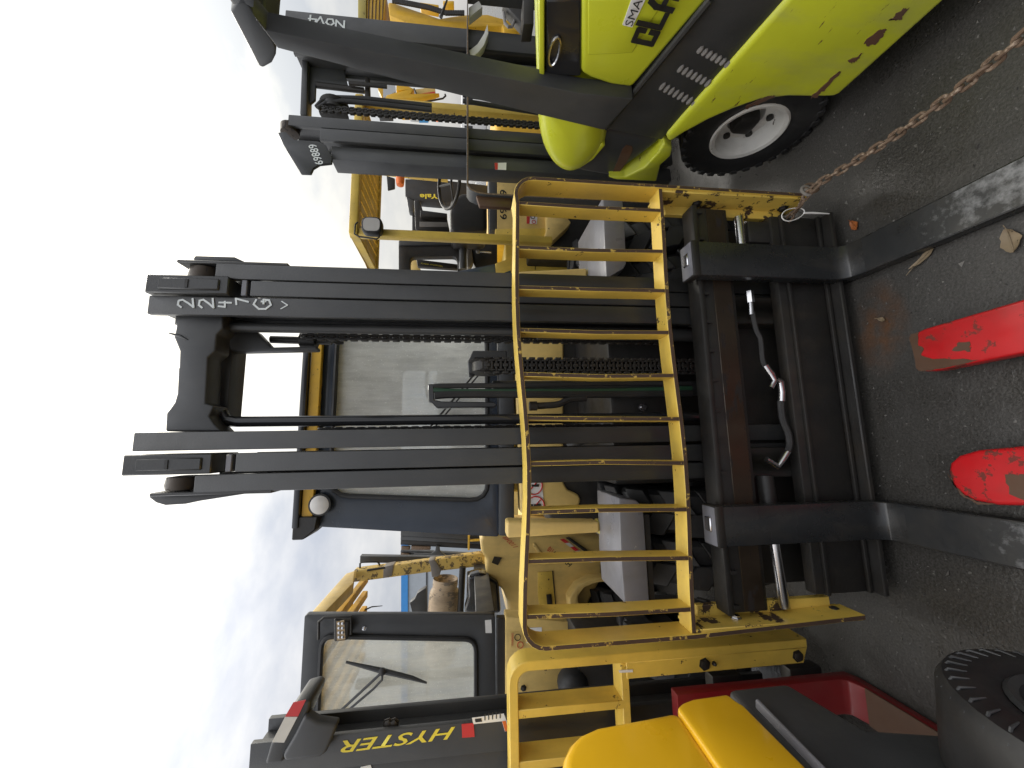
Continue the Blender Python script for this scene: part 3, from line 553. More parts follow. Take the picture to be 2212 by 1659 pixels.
# ================================================================== LEFT FORKLIFT (black mast with yellow lettering)
LF = Frame(-1.792, 1.344)
t = L = thing('forklift', 'yellow and black forklift at the left with grimy windshield, wiper and horizontal gas tank', 'forklift', LF, 'parked forklifts')
x1 = LF.p((1400, 1418), 1, 0).x
mb = strip([(-x1,.2),(-x1,.82)]+corner(-x1, 1.43, .06, -1)+[(-.5,1.43),(0,1.43),(.5,1.43)]+corner(x1, 1.43, .06, 1)[::-1]+[(x1,.82),(x1,.2)], .035, 0, .1)
br = P(t, 'load_backrest', mb, [yel, yel], .003, 1)
mb = strip([(-x1+.02,.99),(0,.99),(x1-.02,.99)], .03, .004, .1); P(br, 'lower_rail', mb, [yel, yel], .002, 1)
for px in ((1200,1538),(1200,1650),(1200,1780),(1200,1920),(1200,2080)):
    xx = LF.p(px, 1, 0).x; P(br, 'slat', strip([(xx,1.0),(xx,1.415)], .03, .004, .1), [yel, yel], .002, 1)
for s in (-1, 1):
    mb = MB(); mb.prism([(s*(x1-.015),.0,.2),(s*(x1-.075),.0,.225),(s*(x1-.075),.0,.985),(s*(x1-.015),.0,.985)], (0,.018,0)); pl = P(br, 'side_plate', mb, yel, .003, 1)
    for z in (.25, .66): bolt(pl, (s*(x1-.045), 0, z), (0,-1,0), .018)
    bolt(pl, (s*(x1-.045), 0, .62), (0,-1,0), .007)
mb = MB(); mb.trace(LF, Z(zm, (1280,885),(1390,880),(1392,900),(1285,905)), 1, -.003, .002); P(br, 'decal', mb, white)
for s in (-1, 1):
    for k in range(3):
        a = s*(.455, .332, .255)[k]; wd_ = (.115, .07, .07)[k]; rail(t, min(a, a-s*wd_), max(a, a-s*wd_), .15+.02*k, .2, 2.42-.1*k, [black, black, worn][k] if k < 2 else black)
a, b = LF.p(zl(600,1150), 1, .1), LF.p(zl(300,1600), 1, .1)
mb = MB(); mb.trace(LF, Z(zl, (520,1140),(610,1118),(655,1130),(640,1200),(560,1380),(450,1560),(430,1620),(280,1640),(330,1470)), 1, .12, .16); gd = P(t, 'roller_guard', mb, black, .012, 3)
mb = MB(); mb.trace(LF, Z(zl, (600,1240),(700,1300),(860,1320),(830,1400),(770,1540),(720,1580),(440,1610),(425,1560),(520,1400)), 1, .105, .05); P(t, 'guard_plate', mb, charcoal, .012, 3)
mb = MB(); mb.trace(LF, Z(zl, (512,1140),(612,1120),(550,1250),(446,1253)), 1, .117, .002); P(gd, 'red_tape', mb, redt)
mb = MB(); mb.trace(LF, Z(zl, (546,1254),(446,1256),(343,1455),(440,1458)), 1, .117, .002); P(gd, 'white_tape', mb, wt)
text(t, 'HYSTER', LF, 1, .1495, zl(1795,1328), zl(905,1440), zl(1775,1425), yl, bold=.012, shear=.25)
mb = MB(); mb.trace(LF, Z(zl, (1845,1315),(1940,1305),(1948,1412),(1850,1420)), 1, .146, .003); P(t, 'red_sticker', mb, redt)
mb = MB(); mb.trace(LF, Z(zl, (1928,1265),(2180,1230),(2200,1285),(1938,1312)), 1, .146, .003); st = P(t, 'spec_sticker', mb, white)
mb = MB(); mb.trace(LF, Z(zl, (1950,1272),(2000,1266),(2008,1292),(1955,1298)), 1, .1445, .001); P(st, 'print', mb, inkb)
for k in range(5):
    a = LF.p(zl(2030+k*30,1255-k*4), 1, .1444); mb = MB(); mb.box(a.x-.012, a.x+.012, .1444, .1455, a.z-.002, a.z+.002); P(st, 'print', mb, inkb)
mb = MB(); mb.trace(LF, Z(zm, (355,1290),(440,1275),(440,1360),(378,1370)), 1, .146, .003); st = P(t, 'warning_sticker', mb, white)
mb = MB(); mb.trace(LF, Z(zm, (357,1291),(385,1286),(405,1365),(380,1369)), 1, .1445, .001); P(st, 'print', mb, orange)
for i, (px, ch) in enumerate((((870,1640),'S'), ((1150,1635),'o'))):
    a = LF.p(zl(*px), 1, .168); strokes(t, ch, a, Vector((-.0,0,.06)), Vector((-.05,0,0)), inkw, .005)
for px in ((1265,1305),(1310,1303)):
    bolt(t, LF.p(zl(*px), 1, .19), (0,-1,0), .016)
cf = cab(t, 2.57, 1.432, -.53, -.50, .57, .497, 1.0, [(-.44,1.0,2.465),(.45,1.0,2.465),(.37,1.0,1.55),(-.42,1.0,1.55)], charcoal, glass2, rad=.07)
for s in (-1, 1):
    q_ = LF.ps(Z(zl, (930,118),(1000,95),(988,190),(740,445),(640,500),(600,485)), 0, .50); mb = MB(); mb.prism([Vector((s*q.x, q.y, q.z)) for q in q_], (-s*.08,0,0)); ge = P(t, 'guard_roof_edge', mb, tan, .008, 2)
zr_ = LF.p(zl(850,250), 0, .5).z
for k in range(6): P(t, 'guard_roof_bar', MB().box(-.36+k*.13, -.30+k*.13, 1.1, 2.35, zr_-.05, zr_-.0), gold, .006, 1)
lt = [LF.p(q, 1, .93) for q in Z(zl, (830,480),(960,500),(945,650),(830,665))]
mb = MB(); mb.prism(lt, (0,.06,0)); wl = P(cf, 'work_light', mb, blackd, .012, 3)
mb = MB(); mb.trace(LF, Z(zl, (855,500),(915,490),(925,640),(858,650)), 1, .927, .004); P(wl, 'lamp_lens', mb, amber)
for k in range(4):
    for j in range(2):
        c = LF.p(zl(875+j*28, 515+k*36), 1, .925); mb = MB(); mb.lathe(c, (0,-1,0), [(.001,0),(.008,.001),(.003,.003)], 10); P(wl, 'led', mb, chrome)
mb = MB(); mb.tube([LF.p(q, 1, .94) for q in Z(zl, (970,600),(970,460),(760,465),(715,500),(712,640))], .008, 8); P(wl, 'bracket', mb, blackd)
wp = [LF.p(q, 1, .975) for q in Z(zl, (780,1305),(1130,980),(1215,900))]
mb = MB(); mb.tube(wp, .008, 8); P(cf, 'wiper_arm', mb, charcoal)
mb = MB(); mb.tube([LF.p(q, 1, .975) for q in Z(zl, (820,1310),(1150,1030),(1215,960),(1218,895))], .007, 8); P(cf, 'wiper_arm', mb, charcoal)
mb = MB(); mb.tube([LF.p(q, 1, .985) for q in Z(zl, (930,820),(1220,890),(1450,945),(1570,985))], [.007,.016,.013,.006], 8); P(cf, 'wiper_blade', mb, charcoal)
mb = MB(); mb.lathe(LF.p(zl(1220,890), 1, .97), (0,-1,0), [(.02,0),(.022,.012),(.008,.02)], 10); P(cf, 'wiper_pivot', mb, blackd)
bolt(cf, LF.p(zl(1075,552), 1, 1.0), (0,-1,0), .01, chrome)
mb = MB(); mb.trace(LF, Z(zl, (2030,490),(2080,485),(2085,590),(2035,590)), 1, .997, .003); P(cf, 'paper_label', mb, white)
mb = MB(); mb.trace(LF, [(1073,1335),(1092,1335),(1092,1900),(1073,1900)], 1, .985, .05); P(t, 'cowl_cap', mb, blackd, .004, 1)
mb = MB(); mb.trace(LF, [(1092,1332),(1238,1344),(1240,1440),(1196,1512),(1192,1900),(1092,1900)], 1, .96, .12); cw = P(t, 'cowl', mb, tan, .01, 2)
mb = MB(); mb.trace(LF, Z(zm, (548,550),(670,545),(672,675),(550,670)), 1, .956, .003); P(cw, 'paper_label', mb, white)
mb = MB(); mb.trace(LF, Z(zm, (422,585),(520,580),(520,700),(425,705)), 1, .956, .003); dc = P(cw, 'warning_decal', mb, tan)
text(dc, 'WARNING', LF, 1, .955, zm(447,690), zm(447,590), zm(430,690), inkr)
ring_mark(dc, LF.p(zm(478,625), 1, .953), .018, (0,1,0), inkb, .002); ring_mark(dc, LF.p(zm(500,685), 1, .953), .018, (0,1,0), inkr, .002)
for px in ((525,1025),(748,1065),(518,1125),(738,1163)): bolt(cw, LF.p(zm(*px), 1, .96), (0,-1,0), .014)
mb = MB(); mb.box(-.6, .48, .75, 1.1, .35, .98); P(t, 'chassis', mb, blackd, .03, 2)
c = LF.p(zm(920,1020), 1, .75); mb = MB(); mb.lathe(c, (0,-1,.2), [(.09,-.05),(.085,.02),(.06,.05),(.03,.06)], 16); P(t, 'tilt_cylinder_boot', mb, rub)
mb = MB(); mb.trace(LF, Z(zm, (795,1165),(1010,1130),(1090,1120),(1140,1175),(820,1225)), 1, .18, .004); st = P(t, 'capacity_plate', mb, white)
for k in range(6):
    a = LF.p(zm(860+k*36,1195-k*6), 1, .178); mb = MB(); mb.box(a.x-.014, a.x+.014, .1775, .179, a.z-.003, a.z+.003); P(st, 'print', mb, inkb)
for x in (-.42, .42): tyre(t, (x, .75, .36), .36, .24, .18, n=16)
mb = MB(); mb.box(-.62, .6, .05, .11, .47, .6).box(-.62, .6, .05, .11, .1, .25); P(t, 'carriage', mb, blackd, .008, 2)
# red fork
pts = [LF.p(q, 1, -.03) for q in Z(zm, (1405,1060),(1440,1130),(1440,1280),(1400,1260))]
fx0, fx1 = LF.p((1700,1478), 1, -.03).x-.13, LF.p((1700,1478), 1, -.03).x
for a, b in ((fx0, fx1), (-fx1, -fx0)):
    pr = [(-.03,.80),(.02,.80),(.02,.03),(-.03,.01),(-.9,.006),(-1.0,.012),(-.5,.05),(-.09,.06),(-.04,.075),(-.03,.1)]
    mb = MB(); mb.prism([(a,y,z) for y, z in pr], (b-a,0,0)); mb.m = [0]*len(mb.f); f_ = P(t, 'fork', mb, red, .006, 2)
    mb = MB(); mb.prism([(a-.001,y,z) for y, z in ((-.095,.0615),(-.5,.0515),(-1.0,.0135),(-1.0,.012),(-.5,.045),(-.095,.055))], (b-a+.002,0,0)); P(f_, 'worn_blade', mb, brown)

# ================================================================== NEAR YELLOW MACHINE (left edge)
NF = Frame(-.86, 0, 3)
t = thing('forklift', 'glossy bright yellow machine hood with black skirt and tyre at the bottom left edge', 'forklift', NF, 'parked forklifts')
sil = [(1211,1665),(1216,1628),(1229,1600),(1250,1580),(1288,1563),(1380,1546),(1465,1530)]
mb = MB(); top = NF.ps(sil, 0, 0); mb.prism(top+[Vector((0,top[-1].y-.75,top[-1].z+.0)), Vector((0,top[-1].y-.75,1.44)), Vector((0,.3,1.45))], (-1.0,0,0)); hd = P(t, 'hood', mb, bright, .05, 4)
low = NF.ps([(1462,1527),(1474,1516),(1495,1508),(1571,1497),(1590,1512),(1608,1523)], 0, .012)
mb = MB(); zb_ = NF.p((1783,1659), 0, .012).z; mb.prism(low+[Vector((.012,.2,zb_-.0)), Vector((.012,.2,low[0].z))], (-1.02,0,0)); P(t, 'side_panel', mb, bright, .010, 3)
ch = NF.ps(Z(zn, (0,1010),(330,975),(700,1195),(940,1335)), 0, -.02)
mb = MB(); mb.prism([Vector((-.02,ch[0].y,zb_+.03)), ch[0], ch[1], ch[2], ch[3], Vector((-.02,.88,.3)), Vector((-.02,.15,.3)), Vector((-.02,.15,zb_+.03))], (-.95,0,0)); P(t, 'skirt', mb, charcoal, .02, 3)
mb = MB(); mb.box(-.97, .004, .18, low[-1].y+.03, zb_-.013, zb_-.001); P(t, 'edge_highlight', mb, grey, .006, 2)  # grey strip stands in for the highlight along the yellow and black boundary
ty = tyre(t, (.085, .62, .27), .27, .24, .15, lug=False, side=1)
for k in range(40):
    a = 2*math.pi*k/40; mb = MB(); mb.tube([(.085+.118, .62+math.cos(a)*.215, .27+math.sin(a)*.215), (.085+.116, .62+math.cos(a+.05)*.245, .27+math.sin(a+.05)*.245), (.085+.09, .62+math.cos(a+.09)*.266, .27+math.sin(a+.09)*.266)], [.002,.0035,.002], 6); P(ty, 'tread_rib', mb, charcoal)
tyre(t, (-.9, .64, .30), .30, .24, .16, n=22, lugh=.018)
mb = MB(); mb.box(-.9, -.1, -.6, .2, .25, 1.0); P(t, 'counterweight', mb, bright, .08, 3)

# ================================================================== LIME FORKLIFT (right edge)
CF = Frame(1.09, 1.66)
t = C = thing('forklift', 'lime green and black forklift at the right edge with louvred side panel', 'forklift', CF, 'parked forklifts')
def cut(px, c, th, mat, name, bev=.01, par=None, seg=3):
    m_ = MB(); m_.trace(CF, px, 0, c, th); return P(par or t, name, m_, mat, bev, seg)
def side(px, c=0): return CF.p(px, 0, c)
# frame side with wheel cut-out, running on past the picture to the front axle
fr_px = [(1437,296),(1470,258),(1700,0)]
up = CF.ps(fr_px, 0, 0); arch = CF.ps([(2045,0),(1815,205),(1800,213),(1755,213),(1700,212),(1640,219),(1580,240),(1530,262),(1478,290),(1445,312)], 0, 0)
e_up = up[-1]+(up[-1]-up[1])*1.4; e_lo = arch[0]+Vector((0,-.75,0)); e_up.y = e_lo.y
mb = MB(); mb.prism(up+[e_up, e_lo]+arch, (.3,0,0)); fs = P(t, 'frame_side', mb, limew, .022, 4)
# louvred black panel above it
pa = CF.ps([(1306,278),(1430,302),(1437,293),(1700,-4),(1535,-4)], 0, .015); e = pa[3]+(pa[3]-pa[2])*1.2; e2 = pa[4]+(pa[3]-pa[2])*1.2
mb = MB(); mb.prism(pa[:3]+[pa[3], e, e2, pa[4]], (.4,0,0)); sp = P(t, 'side_panel', mb, black, .004, 2)
for (cx, cy, nx) in ((1750,750,8),(1895,610,8),(2050,460,8)):
    for k in range(nx):
        q = zb(cx+(k-3.5)*36, cy+(k-3.5)*19); a = side(q, .015); hh = .022
        d = side(zb(cx+(k-3.5)*36+34, cy+(k-3.5)*19-38), .015)-a; mb = MB(); mb.tube([a-d*.8, a-d*.55, a, a+d*.55, a+d*.8], [.001,.007,.009,.007,.001], 8); P(sp, 'louvre', mb, foam)
mb = MB(); st_ = CF.ps([(1308,276),(1535,-2)], 0, .01); mb.tube(st_, .012, 8); P(sp, 'edge_seal', mb, rub)
# hood with lettering
hp_ = CF.ps([(1255,160),(1275,171),(1320,186),(1364,192),(1372,184),(1533,-4)], 0, .025); a = hp_[-1]; b = CF.p((1255,-4), 0, .025)
ext = Vector((0,-.5,-.02)); mb = MB(); mb.prism(hp_+[a+ext*1.1, b+ext, b], (.95,0,0)); hood = P(t, 'hood', mb, lime, .03, 4)
cut([(1270,-2),(1270,120),(1366,116),(1398,60),(1440,-2)], .022, .01, lime, 'hood_inset', .006, hood)
cut([(1176,-4),(1180,165),(1256,168),(1258,-4)], .03, .9, blackg, 'hood_top_panel', .012)
cut([(1164,-4),(1166,250),(1176,250),(1176,-4)], .02, .92, lime, 'hood_edge', .004)
a = side(zb(770,400), .03); mb = MB(); mb.tube([a+Vector((-.006,.05*math.cos(w),.017*math.sin(w))) for w in [2*math.pi*k/16 for k in range(16)]], .005, 6, True); P(t, 'hood_latch', mb, chrome)
A_, B_ = side((1413,99), .012), side((1449,27), .012); U_ = side((1361,88), .012)
for k, ch in enumerate('CLARK'):
    strokes(hood, ch, A_+(B_-A_)*.51*k+Vector((-.002,0,0)), (B_-A_)*.44, U_-A_, inkb, .0085)
cut(Z(zb, (1310,200),(1385,218),(1490,0),(1500,-200),(1430,-200),(1380,0)), .018, .004, white, 'sticker', 0, hood)
a0, a1, au = side(zb(1385,205), .014), side(zb(1440,75), .014), side(zb(1325,190), .014)
text3(hood, 'SMART', a0, (a1-a0)*2.55, au-a0, inkb, bold=.0, off=.003)
# counterweight: black lower block, lime rounded top and lip
cwp = [(1150,235),(1165,330),(1215,366),(1262,376),(1325,386),(1395,330),(1432,300),(1306,278),(1165,240)]
cw = cut([(1200,300),(1217,362),(1262,374),(1322,384),(1390,335),(1432,303),(1308,278),(1250,250)], .03, .95, charcoal, 'counterweight', .03)
def dome(px, x0, bulge, th, mat, name, par):
    # outline on the side plane swelling towards the viewer, then carried straight across the truck
    o_ = CF.ps(px, 0, x0); k = len(o_); c = sum(o_, Vector())/k; m_ = MB(); V = []; steps = 7
    for i in range(steps):
        a = math.pi/2*i/steps; V += [Vector((x0-bulge*math.sin(a), c.y+(q.y-c.y)*math.cos(a)**.8, c.z+(q.z-c.z)*math.cos(a)**.8)) for q in o_]
    V += [Vector((x0+th, q.y, q.z)) for q in o_]; V.append(Vector((x0-bulge, c.y, c.z))); F = []
    for i in range(steps-1):
        for j in range(k): F.append((i*k+j, i*k+(j+1)%k, (i+1)*k+(j+1)%k, (i+1)*k+j))
    for j in range(k): F += [((steps-1)*k+j, (steps-1)*k+(j+1)%k, (steps+1)*k), (j, steps*k+j, steps*k+(j+1)%k, (j+1)%k)]
    F.append(list(range(steps*k, (steps+1)*k))); m_.add(V, F); o = P(par, name, m_, mat); return o
def smoothpoly(pts, it=2):
    for _ in range(it):
        q = []
        for i in range(len(pts)):
            a_, b_ = pts[i], pts[(i+1)%len(pts)]; q += [(a_[0]*.75+b_[0]*.25, a_[1]*.75+b_[1]*.25), (a_[0]*.25+b_[0]*.75, a_[1]*.25+b_[1]*.75)]
        pts = q
    return pts
dome(smoothpoly([(1162,165),(1160,225),(1168,295),(1192,342),(1226,362),(1258,352),(1296,318),(1313,284),(1312,240),(1300,165)]), .06, .09, .85, lime, 'counterweight_cap', cw)
cut([(1238,361),(1268,345),(1300,310),(1308,314),(1282,345),(1250,366)], .0, .9, lime, 'cap_lip', .006, cw)
cut(Z(zb, (1195,1408),(1330,1405),(1480,1330),(1590,1215),(1640,1135),(1702,1180),(1690,1240),(1610,1310),(1580,1440),(1400,1432),(1260,1425)), -.006, .6, limew, 'lower_lip', .01, cw)
cut(Z(zb, (1340,1150),(1385,1160),(1390,1190),(1340,1290),(1280,1370),(1225,1380),(1260,1300),(1310,1180)), .028, .004, rusto, 'rust_scrape', .0, cw)
for px in ([(1140,160),(1250,75),(1300,70),(1240,150),(1180,160)], [(940,340),(1060,240),(1120,235),(1100,280),(1040,345),(980,370)], [(820,490),(930,425),(890,480),(850,505)], [(520,775),(600,700),(740,570),(760,575),(640,700),(570,775)], [(0,850),(90,800),(200,760),(240,765),(120,815),(20,865)]):
    rr_ = random.Random(len(px)); q_ = []
    for i_ in range(len(px)):
        a_, b_ = px[i_], px[(i_+1)%len(px)]
        for k_ in range(5): q_.append((a_[0]+(b_[0]-a_[0])*k_/5+rr_.uniform(-9,9), a_[1]+(b_[1]-a_[1])*k_/5+rr_.uniform(-9,9)))
    cut(Z(zc, *q_), -.0025, .002, rusto, 'rust_patch', 0, fs)
tyre(t, (.17, -.005, .295), .295, .19, .152, n=30, rimmat=rimw, lugh=.007, rdepth=.08)
mb = MB(); mb.box(.12, .9, -.05, .05, .25, .35); mb.box(.3, .9, -1.2, .3, .2, .7); P(t, 'chassis', mb, blackd, .02, 2)
tyre(t, (.85, -.005, .295), .295, .19, .152, n=24, rimmat=rimw, side=1, lugh=.014)
# overhead guard
pl = [CF.p(q, 0, -.03) for q in [(1304,281),(1165,248),(880,178),(600,104),(545,30)]]; prr = [CF.p(q, 0, -.03) for q in [(575,66),(1253,202),(1367,214)]]
mb = MB(); mb.prism(pl+prr, (.07,0,0)); P(t, 'guard_pillar', mb, charcoal, .012, 3)
mb = MB(); mb.prism([q+Vector((.86,0,0)) for q in pl+prr], (.09,0,0)); P(t, 'guard_pillar', mb, charcoal, .018, 3)
vp = CF.ps(Z(za, (215,90),(440,525),(475,540),(545,500),(575,440),(580,385),(480,160),(400,100),(300,-60)), 0, .05)
mb = MB(); mb.prism(vp, (.9,0,0)); P(t, 'guard_visor', mb, charcoal, .012, 3)
zt_ = max(q.z for q in vp)-.02
mb = MB(); mb.box(.05, .12, -1.35, -.36, zt_-.09, zt_); mb.box(.86, .93, -1.35, -.36, zt_-.09, zt_); mb.box(.12, .86, -1.35, -1.28, zt_-.09, zt_); P(t, 'guard_roof_frame', mb, charcoal, .015, 2)
for k in range(5): P(t, 'guard_roof_bar', MB().box(.2+k*.14, .23+k*.14, -1.28, -.4, zt_-.06, zt_-.01), charcoal, .004, 1)
mb = MB(); mb.box(.2, .75, -.95, -.5, 1.39, 1.5); mb.box(.22, .73, -.55, -.45, 1.45, 1.85); P(t, 'seat', mb, blackd, .05, 3)
for x in (.1, .85): tyre(t, (x, -1.55, .33), .33, .22, .17, n=22, rimmat=rimw, side=-1 if x < .5 else 1)

# ================================================================== CREAM FORKLIFT behind the lime one (number 69889)
YF = Frame(1.755, 2.376)
t = Yk = thing('forklift', 'cream yellow forklift with black mast numbered 69889 behind the lime forklift', 'forklift', YF, 'parked forklifts')
def ytr(px, y, th, mat, name, bev=.006, par=None, seg=2, label=None):
    m_ = MB(); m_.trace(YF, px, 1, y, th); return P(par or t, name, m_, mat, bev, seg, label)
xs = lambda px, y=0: YF.p(px, 1, y).x
xi0, xi1 = xs((622,270)), xs((622,247)); zt1 = YF.p((622,260), 1, 0).z
rail(t, xi0, xi1, 0, .3, zt1, black); xo0, xo1 = xs((800,345)), xs((700,277)); zt2 = YF.p((690,300), 1, .0).z
rail(t, xo1-.075, xo1, .0, .3, zt2, black); mb = MB(); mb.box(xo0+.01, xo1-.085, .03, .15, .3, YF.p((715,330), 1, .03).z); P(t, 'rail_side', mb, charcoal, .006, 2)
rail(t, -xi1-.0, -xi0, 0, .3, zt1, black); rail(t, xs((760,78)), xs((760,36)), 0.0, .3, YF.p((616,30), 1, 0).z, black); mb = MB(); mb.trace(YF, Z(zb, (297,1290),(390,1288),(388,1345),(300,1342)), 1, -.003, .002); dd = P(t, 'decal', mb, white); mb = MB(); mb.trace(YF, Z(zb, (297,1290),(322,1290),(322,1342),(300,1342)), 1, -.004, .001); P(dd, 'decal_band', mb, inkr)
ytr(Z(za, (590,1050),(640,1160),(770,1370),(850,1372),(870,1330),(920,1300),(1015,1290),(1020,1250),(970,1145),(910,1118),(720,1105),(650,1040)), -.01, .02, charcoal, 'number_plate', .004)
text(t, '69889', YF, 1, -.0115, za(955,1298), za(895,1140), za(890,1310), inkw, bold=.01)
a = YF.p(za(690,1030), 1, .05); mb = MB(); mb.lathe(a+Vector((-.03,0,0)), (1,0,0), [(.02,0),(.05,.004),(.052,.05),(.02,.055)], 20); P(t, 'mast_roller', mb, worn)
ytr(Z(zt, (330,0),(410,0),(395,930),(295,930)), .06, .08, charcoal, 'mast_crosshead')
ytr(Z(zt, (410,150),(930,240),(975,430),(1000,505),(530,440),(520,700),(400,800)), .1, .02, charcoal, 'crosshead_plate')
ytr(Z(zt, (1240,370),(1300,370),(1310,680),(1235,680)), .08, .04, blackd, 'chain_tie')
def ytube(pts, y, r, mat, name, n=10):
    m_ = MB(); m_.tube([YF.p(q, 1, y) for q in pts], r, n); return P(t, name, m_, mat)
ytube(Z(zt, (540,500),(1230,580)), .1, .018, blackd, 'lift_rod'); ytube(Z(zt, (1010,470),(1560,520)), .06, .013, blackd, 'chain_anchor')
ytube(Z(zt, (540,820),(620,730),(800,680),(1200,690),(2212,800)), .05, .014, rub, 'hose'); ytube(Z(zt, (560,840),(680,760),(900,730),(1300,760),(2212,860)), .045, .014, rub, 'hose')
ytube([(1000,218),(1170,245)], .05, .014, rub, 'hose'); ytube([(1000,205),(1170,230)], .05, .014, rub, 'hose')
cxy = xs((800,243), .04); roller_chain(t, cxy, .04, 1.15, YF.p((700,238), 1, .04).z, .034, .02, blackd)
mb = MB(); mb.lathe(YF.p(zt(800,860), 1, .1)+Vector((-.04,0,0)), (1,0,0), [(.02,0),(.085,.004),(.07,.015),(.07,.06),(.085,.07),(.02,.075)], 24); P(t, 'chain_sheave', mb, blackd)
for px, ch in (((745,46),'N'), ((724,42),'O'), ((702,38),'V'), ((686,35),'4')):
    a = YF.p(px, 1, -.002); strokes(t, ch, a, Vector((0,0,.055)), Vector((-.05,0,0)), inkw, .005)
# its load backrest, seen edge on
xb = xs((1010,425), -.1); zbk = YF.p((1010,300), 1, -.1).z
bk = P(t, 'load_backrest', strip([(xb+.025,.3),(xb+.025,zbk-.12)]+[(xb+.025+.05-.05*math.cos(a), zbk-.05-.05+.1*math.sin(a)) for a in [.0,.5,1.0,1.5]]+[(xb+.12,zbk),(.2,zbk),(.7,zbk),(.72,.4)], .012, -.1, .01), [charcoal, rust], .002, 1)
ytr(Z(zq, (1380,440),(1430,430),(1890,480),(1890,620),(1430,590)), -.08, .03, brown, 'backrest_post', .004, bk)
ytr(Z(zr, (1280,735),(1400,640),(1500,480),(1545,350),(1560,480),(1500,650),(1420,750),(1310,840)), -.05, .05, white, 'curved_plate', .002, bk)
ytr(Z(zr, (1275,110),(1420,10),(1475,100),(1280,250)), -.05, .05, white, 'curved_plate', .002, bk)
ytr(Z(zr, (2065,350),(2220,350),(2220,-60),(2065,-60)), -.3, .1, blackd, 'carriage_block')
# overhead guard
yg = .62; gl_, gr = xs((760,503), yg), .58; gt = YF.p((757,400), 1, yg).z; gb = YF.p((776,400), 1, yg).z
yr = YF.p((818,450), 2, gb).y
mb = MB(); mb.box(gl_, gr, yg, yg+.05, gb, gt); mb.box(gl_, gl_+.05, yg+.05, yr, gb, gt); mb.box(gr-.05, gr, yg+.05, yr, gb, gt); mb.box(gl_, gr, yr, yr+.05, gb-.01, gt); g_ = P(t, 'guard_roof_frame', mb, yel, .01, 2)
for k in range(12):
    x = gl_+.085+k*(gr-gl_-.17)/11; P(g_, 'guard_roof_bar', MB().box(x-.036, x+.036, yg+.05, yr, gb+.004, gt-.02), yel, .004, 1)
for x in (gl_+.0, gr-.055): P(t, 'guard_pillar', MB().box(x, x+.055, yg+.02, yg+.09, .95, gb), yel, .008, 2)
ytr(Z(zq, (0,-40),(0,100),(400,150),(970,205),(960,120),(560,40)), 1.75, .06, yel, 'guard_pillar'); P(t, 'guard_pillar', MB().box(gl_+.02, gl_+.075, 1.86, 1.92, .9, gb), yel, .006, 2)
a = YF.p(zq(190,230), 1, 1.7); mb = MB(); mb.lathe(YF.p(zq(280,90), 1, 1.7), YF.p(zq(280,280), 1, 1.7)-YF.p(zq(280,90), 1, 1.7), [(.055,0),(.055,.03),(.042,.04),(.045,.1),(.038,.16),(.01,.17)], 20); mb.mi = 0; P(t, 'beacon', mb, orange)
ytr(Z(zq, (80,150),(200,190),(200,330),(95,355)), 1.7, .03, blackd, 'reverse_alarm')
mb = MB(); sc_ = YF.p(zq(985,265), 1, .95); ax = Vector((-.2,-.5,1)).normalized(); u = ax.orthogonal().normalized(); v = ax.cross(u)
mb.tube([sc_+(u*math.cos(a)+v*math.sin(a))*.2 for a in [2*math.pi*k/32 for k in range(32)]], .015, 8, True)
for a in (.3, 2.4, 4.5): mb.cyl(sc_-ax*.02, sc_+(u*math.cos(a)+v*math.sin(a))*.195, .01, 6)
P(t, 'steering_wheel', mb, blackd)
ytr(Z(zq, (1010,470),(1180,390),(1540,380),(1545,940),(1000,950),(990,700)), 1.2, .4, blackd, 'seat_cushion', .05, None, 3)
ytr(Z(zq, (480,500),(560,500),(640,760),(960,770),(1000,960),(900,960),(560,950),(500,930)), 1.62, .04, blackd, 'seat_back_frame', .01)
ytr(Z(zq, (560,820),(970,830),(970,890),(560,890)), 1.55, .01, foam, 'seat_belt', .002)
ytr(Z(zq, (570,650),(960,700),(960,760),(570,745)), 1.55, .05, blackd, 'seat_rail', .006)
ytr(Z(zq, (1560,60),(1690,60),(1690,935),(1575,935)), .98, .2, charcoal, 'dash_panel', .008)
ytr(Z(zq, (1690,60),(1975,60),(1975,940),(1690,940))[:1]+Z(zq, (1690,930))+Z(zs, (740,920),(740,300)), .96, .1, tan, 'cowl', .006)
text(t, '69889', YF, 1, .9585, zq(1825,790), zq(1825,360), zq(1725,790), inkb, bold=.01)
mb = MB(); mb.trace(YF, Z(zs, (455,710),(612,710),(605,855),(455,850)), 1, .955, .003); dd = P(t, 'decal', mb, white)
mb = MB(); mb.trace(YF, Z(zs, (455,710),(505,710),(498,852),(455,850)), 1, .953, .001); P(dd, 'decal_band', mb, inkr)
ring_mark(dd, YF.p(zs(545,750), 1, .951), .018, (0,1,0), inkb, .003); ring_mark(dd, YF.p(zs(560,825), 1, .951), .016, (0,1,0), inkr, .003)
ytr(Z(zs, (0,925),(740,915),(730,1055),(0,1065)), .95, .06, yel, 'frame_member', .004)
ytr(Z(zs, (745,660),(1050,690),(1048,760),(1105,830),(1060,890),(850,1090),(700,1095),(745,930)), .9, .3, tan, 'fender', .012)
ytr(Z(zs, (820,490),(900,410),(965,410),(965,490)), .9, .1, tan, 'fender_corner', .004)
ytr(Z(zs, (548,395),(740,395),(830,490),(548,470)), 1.0, .2, blackd, 'dark_floor', .004)
mb = MB(); mb.box(-.45, .5, 1.0, 1.6, .3, 1.05); P(t, 'chassis', mb, blackd, .02, 2)
for x in (-.5, .5): tyre(t, (x, 1.05, .36), .36, .24, .18, n=18)
mb = MB(); mb.box(-.5, .5, 1.6, 2.7, .3, 1.05); P(t, 'hood', mb, tan, .08, 3)
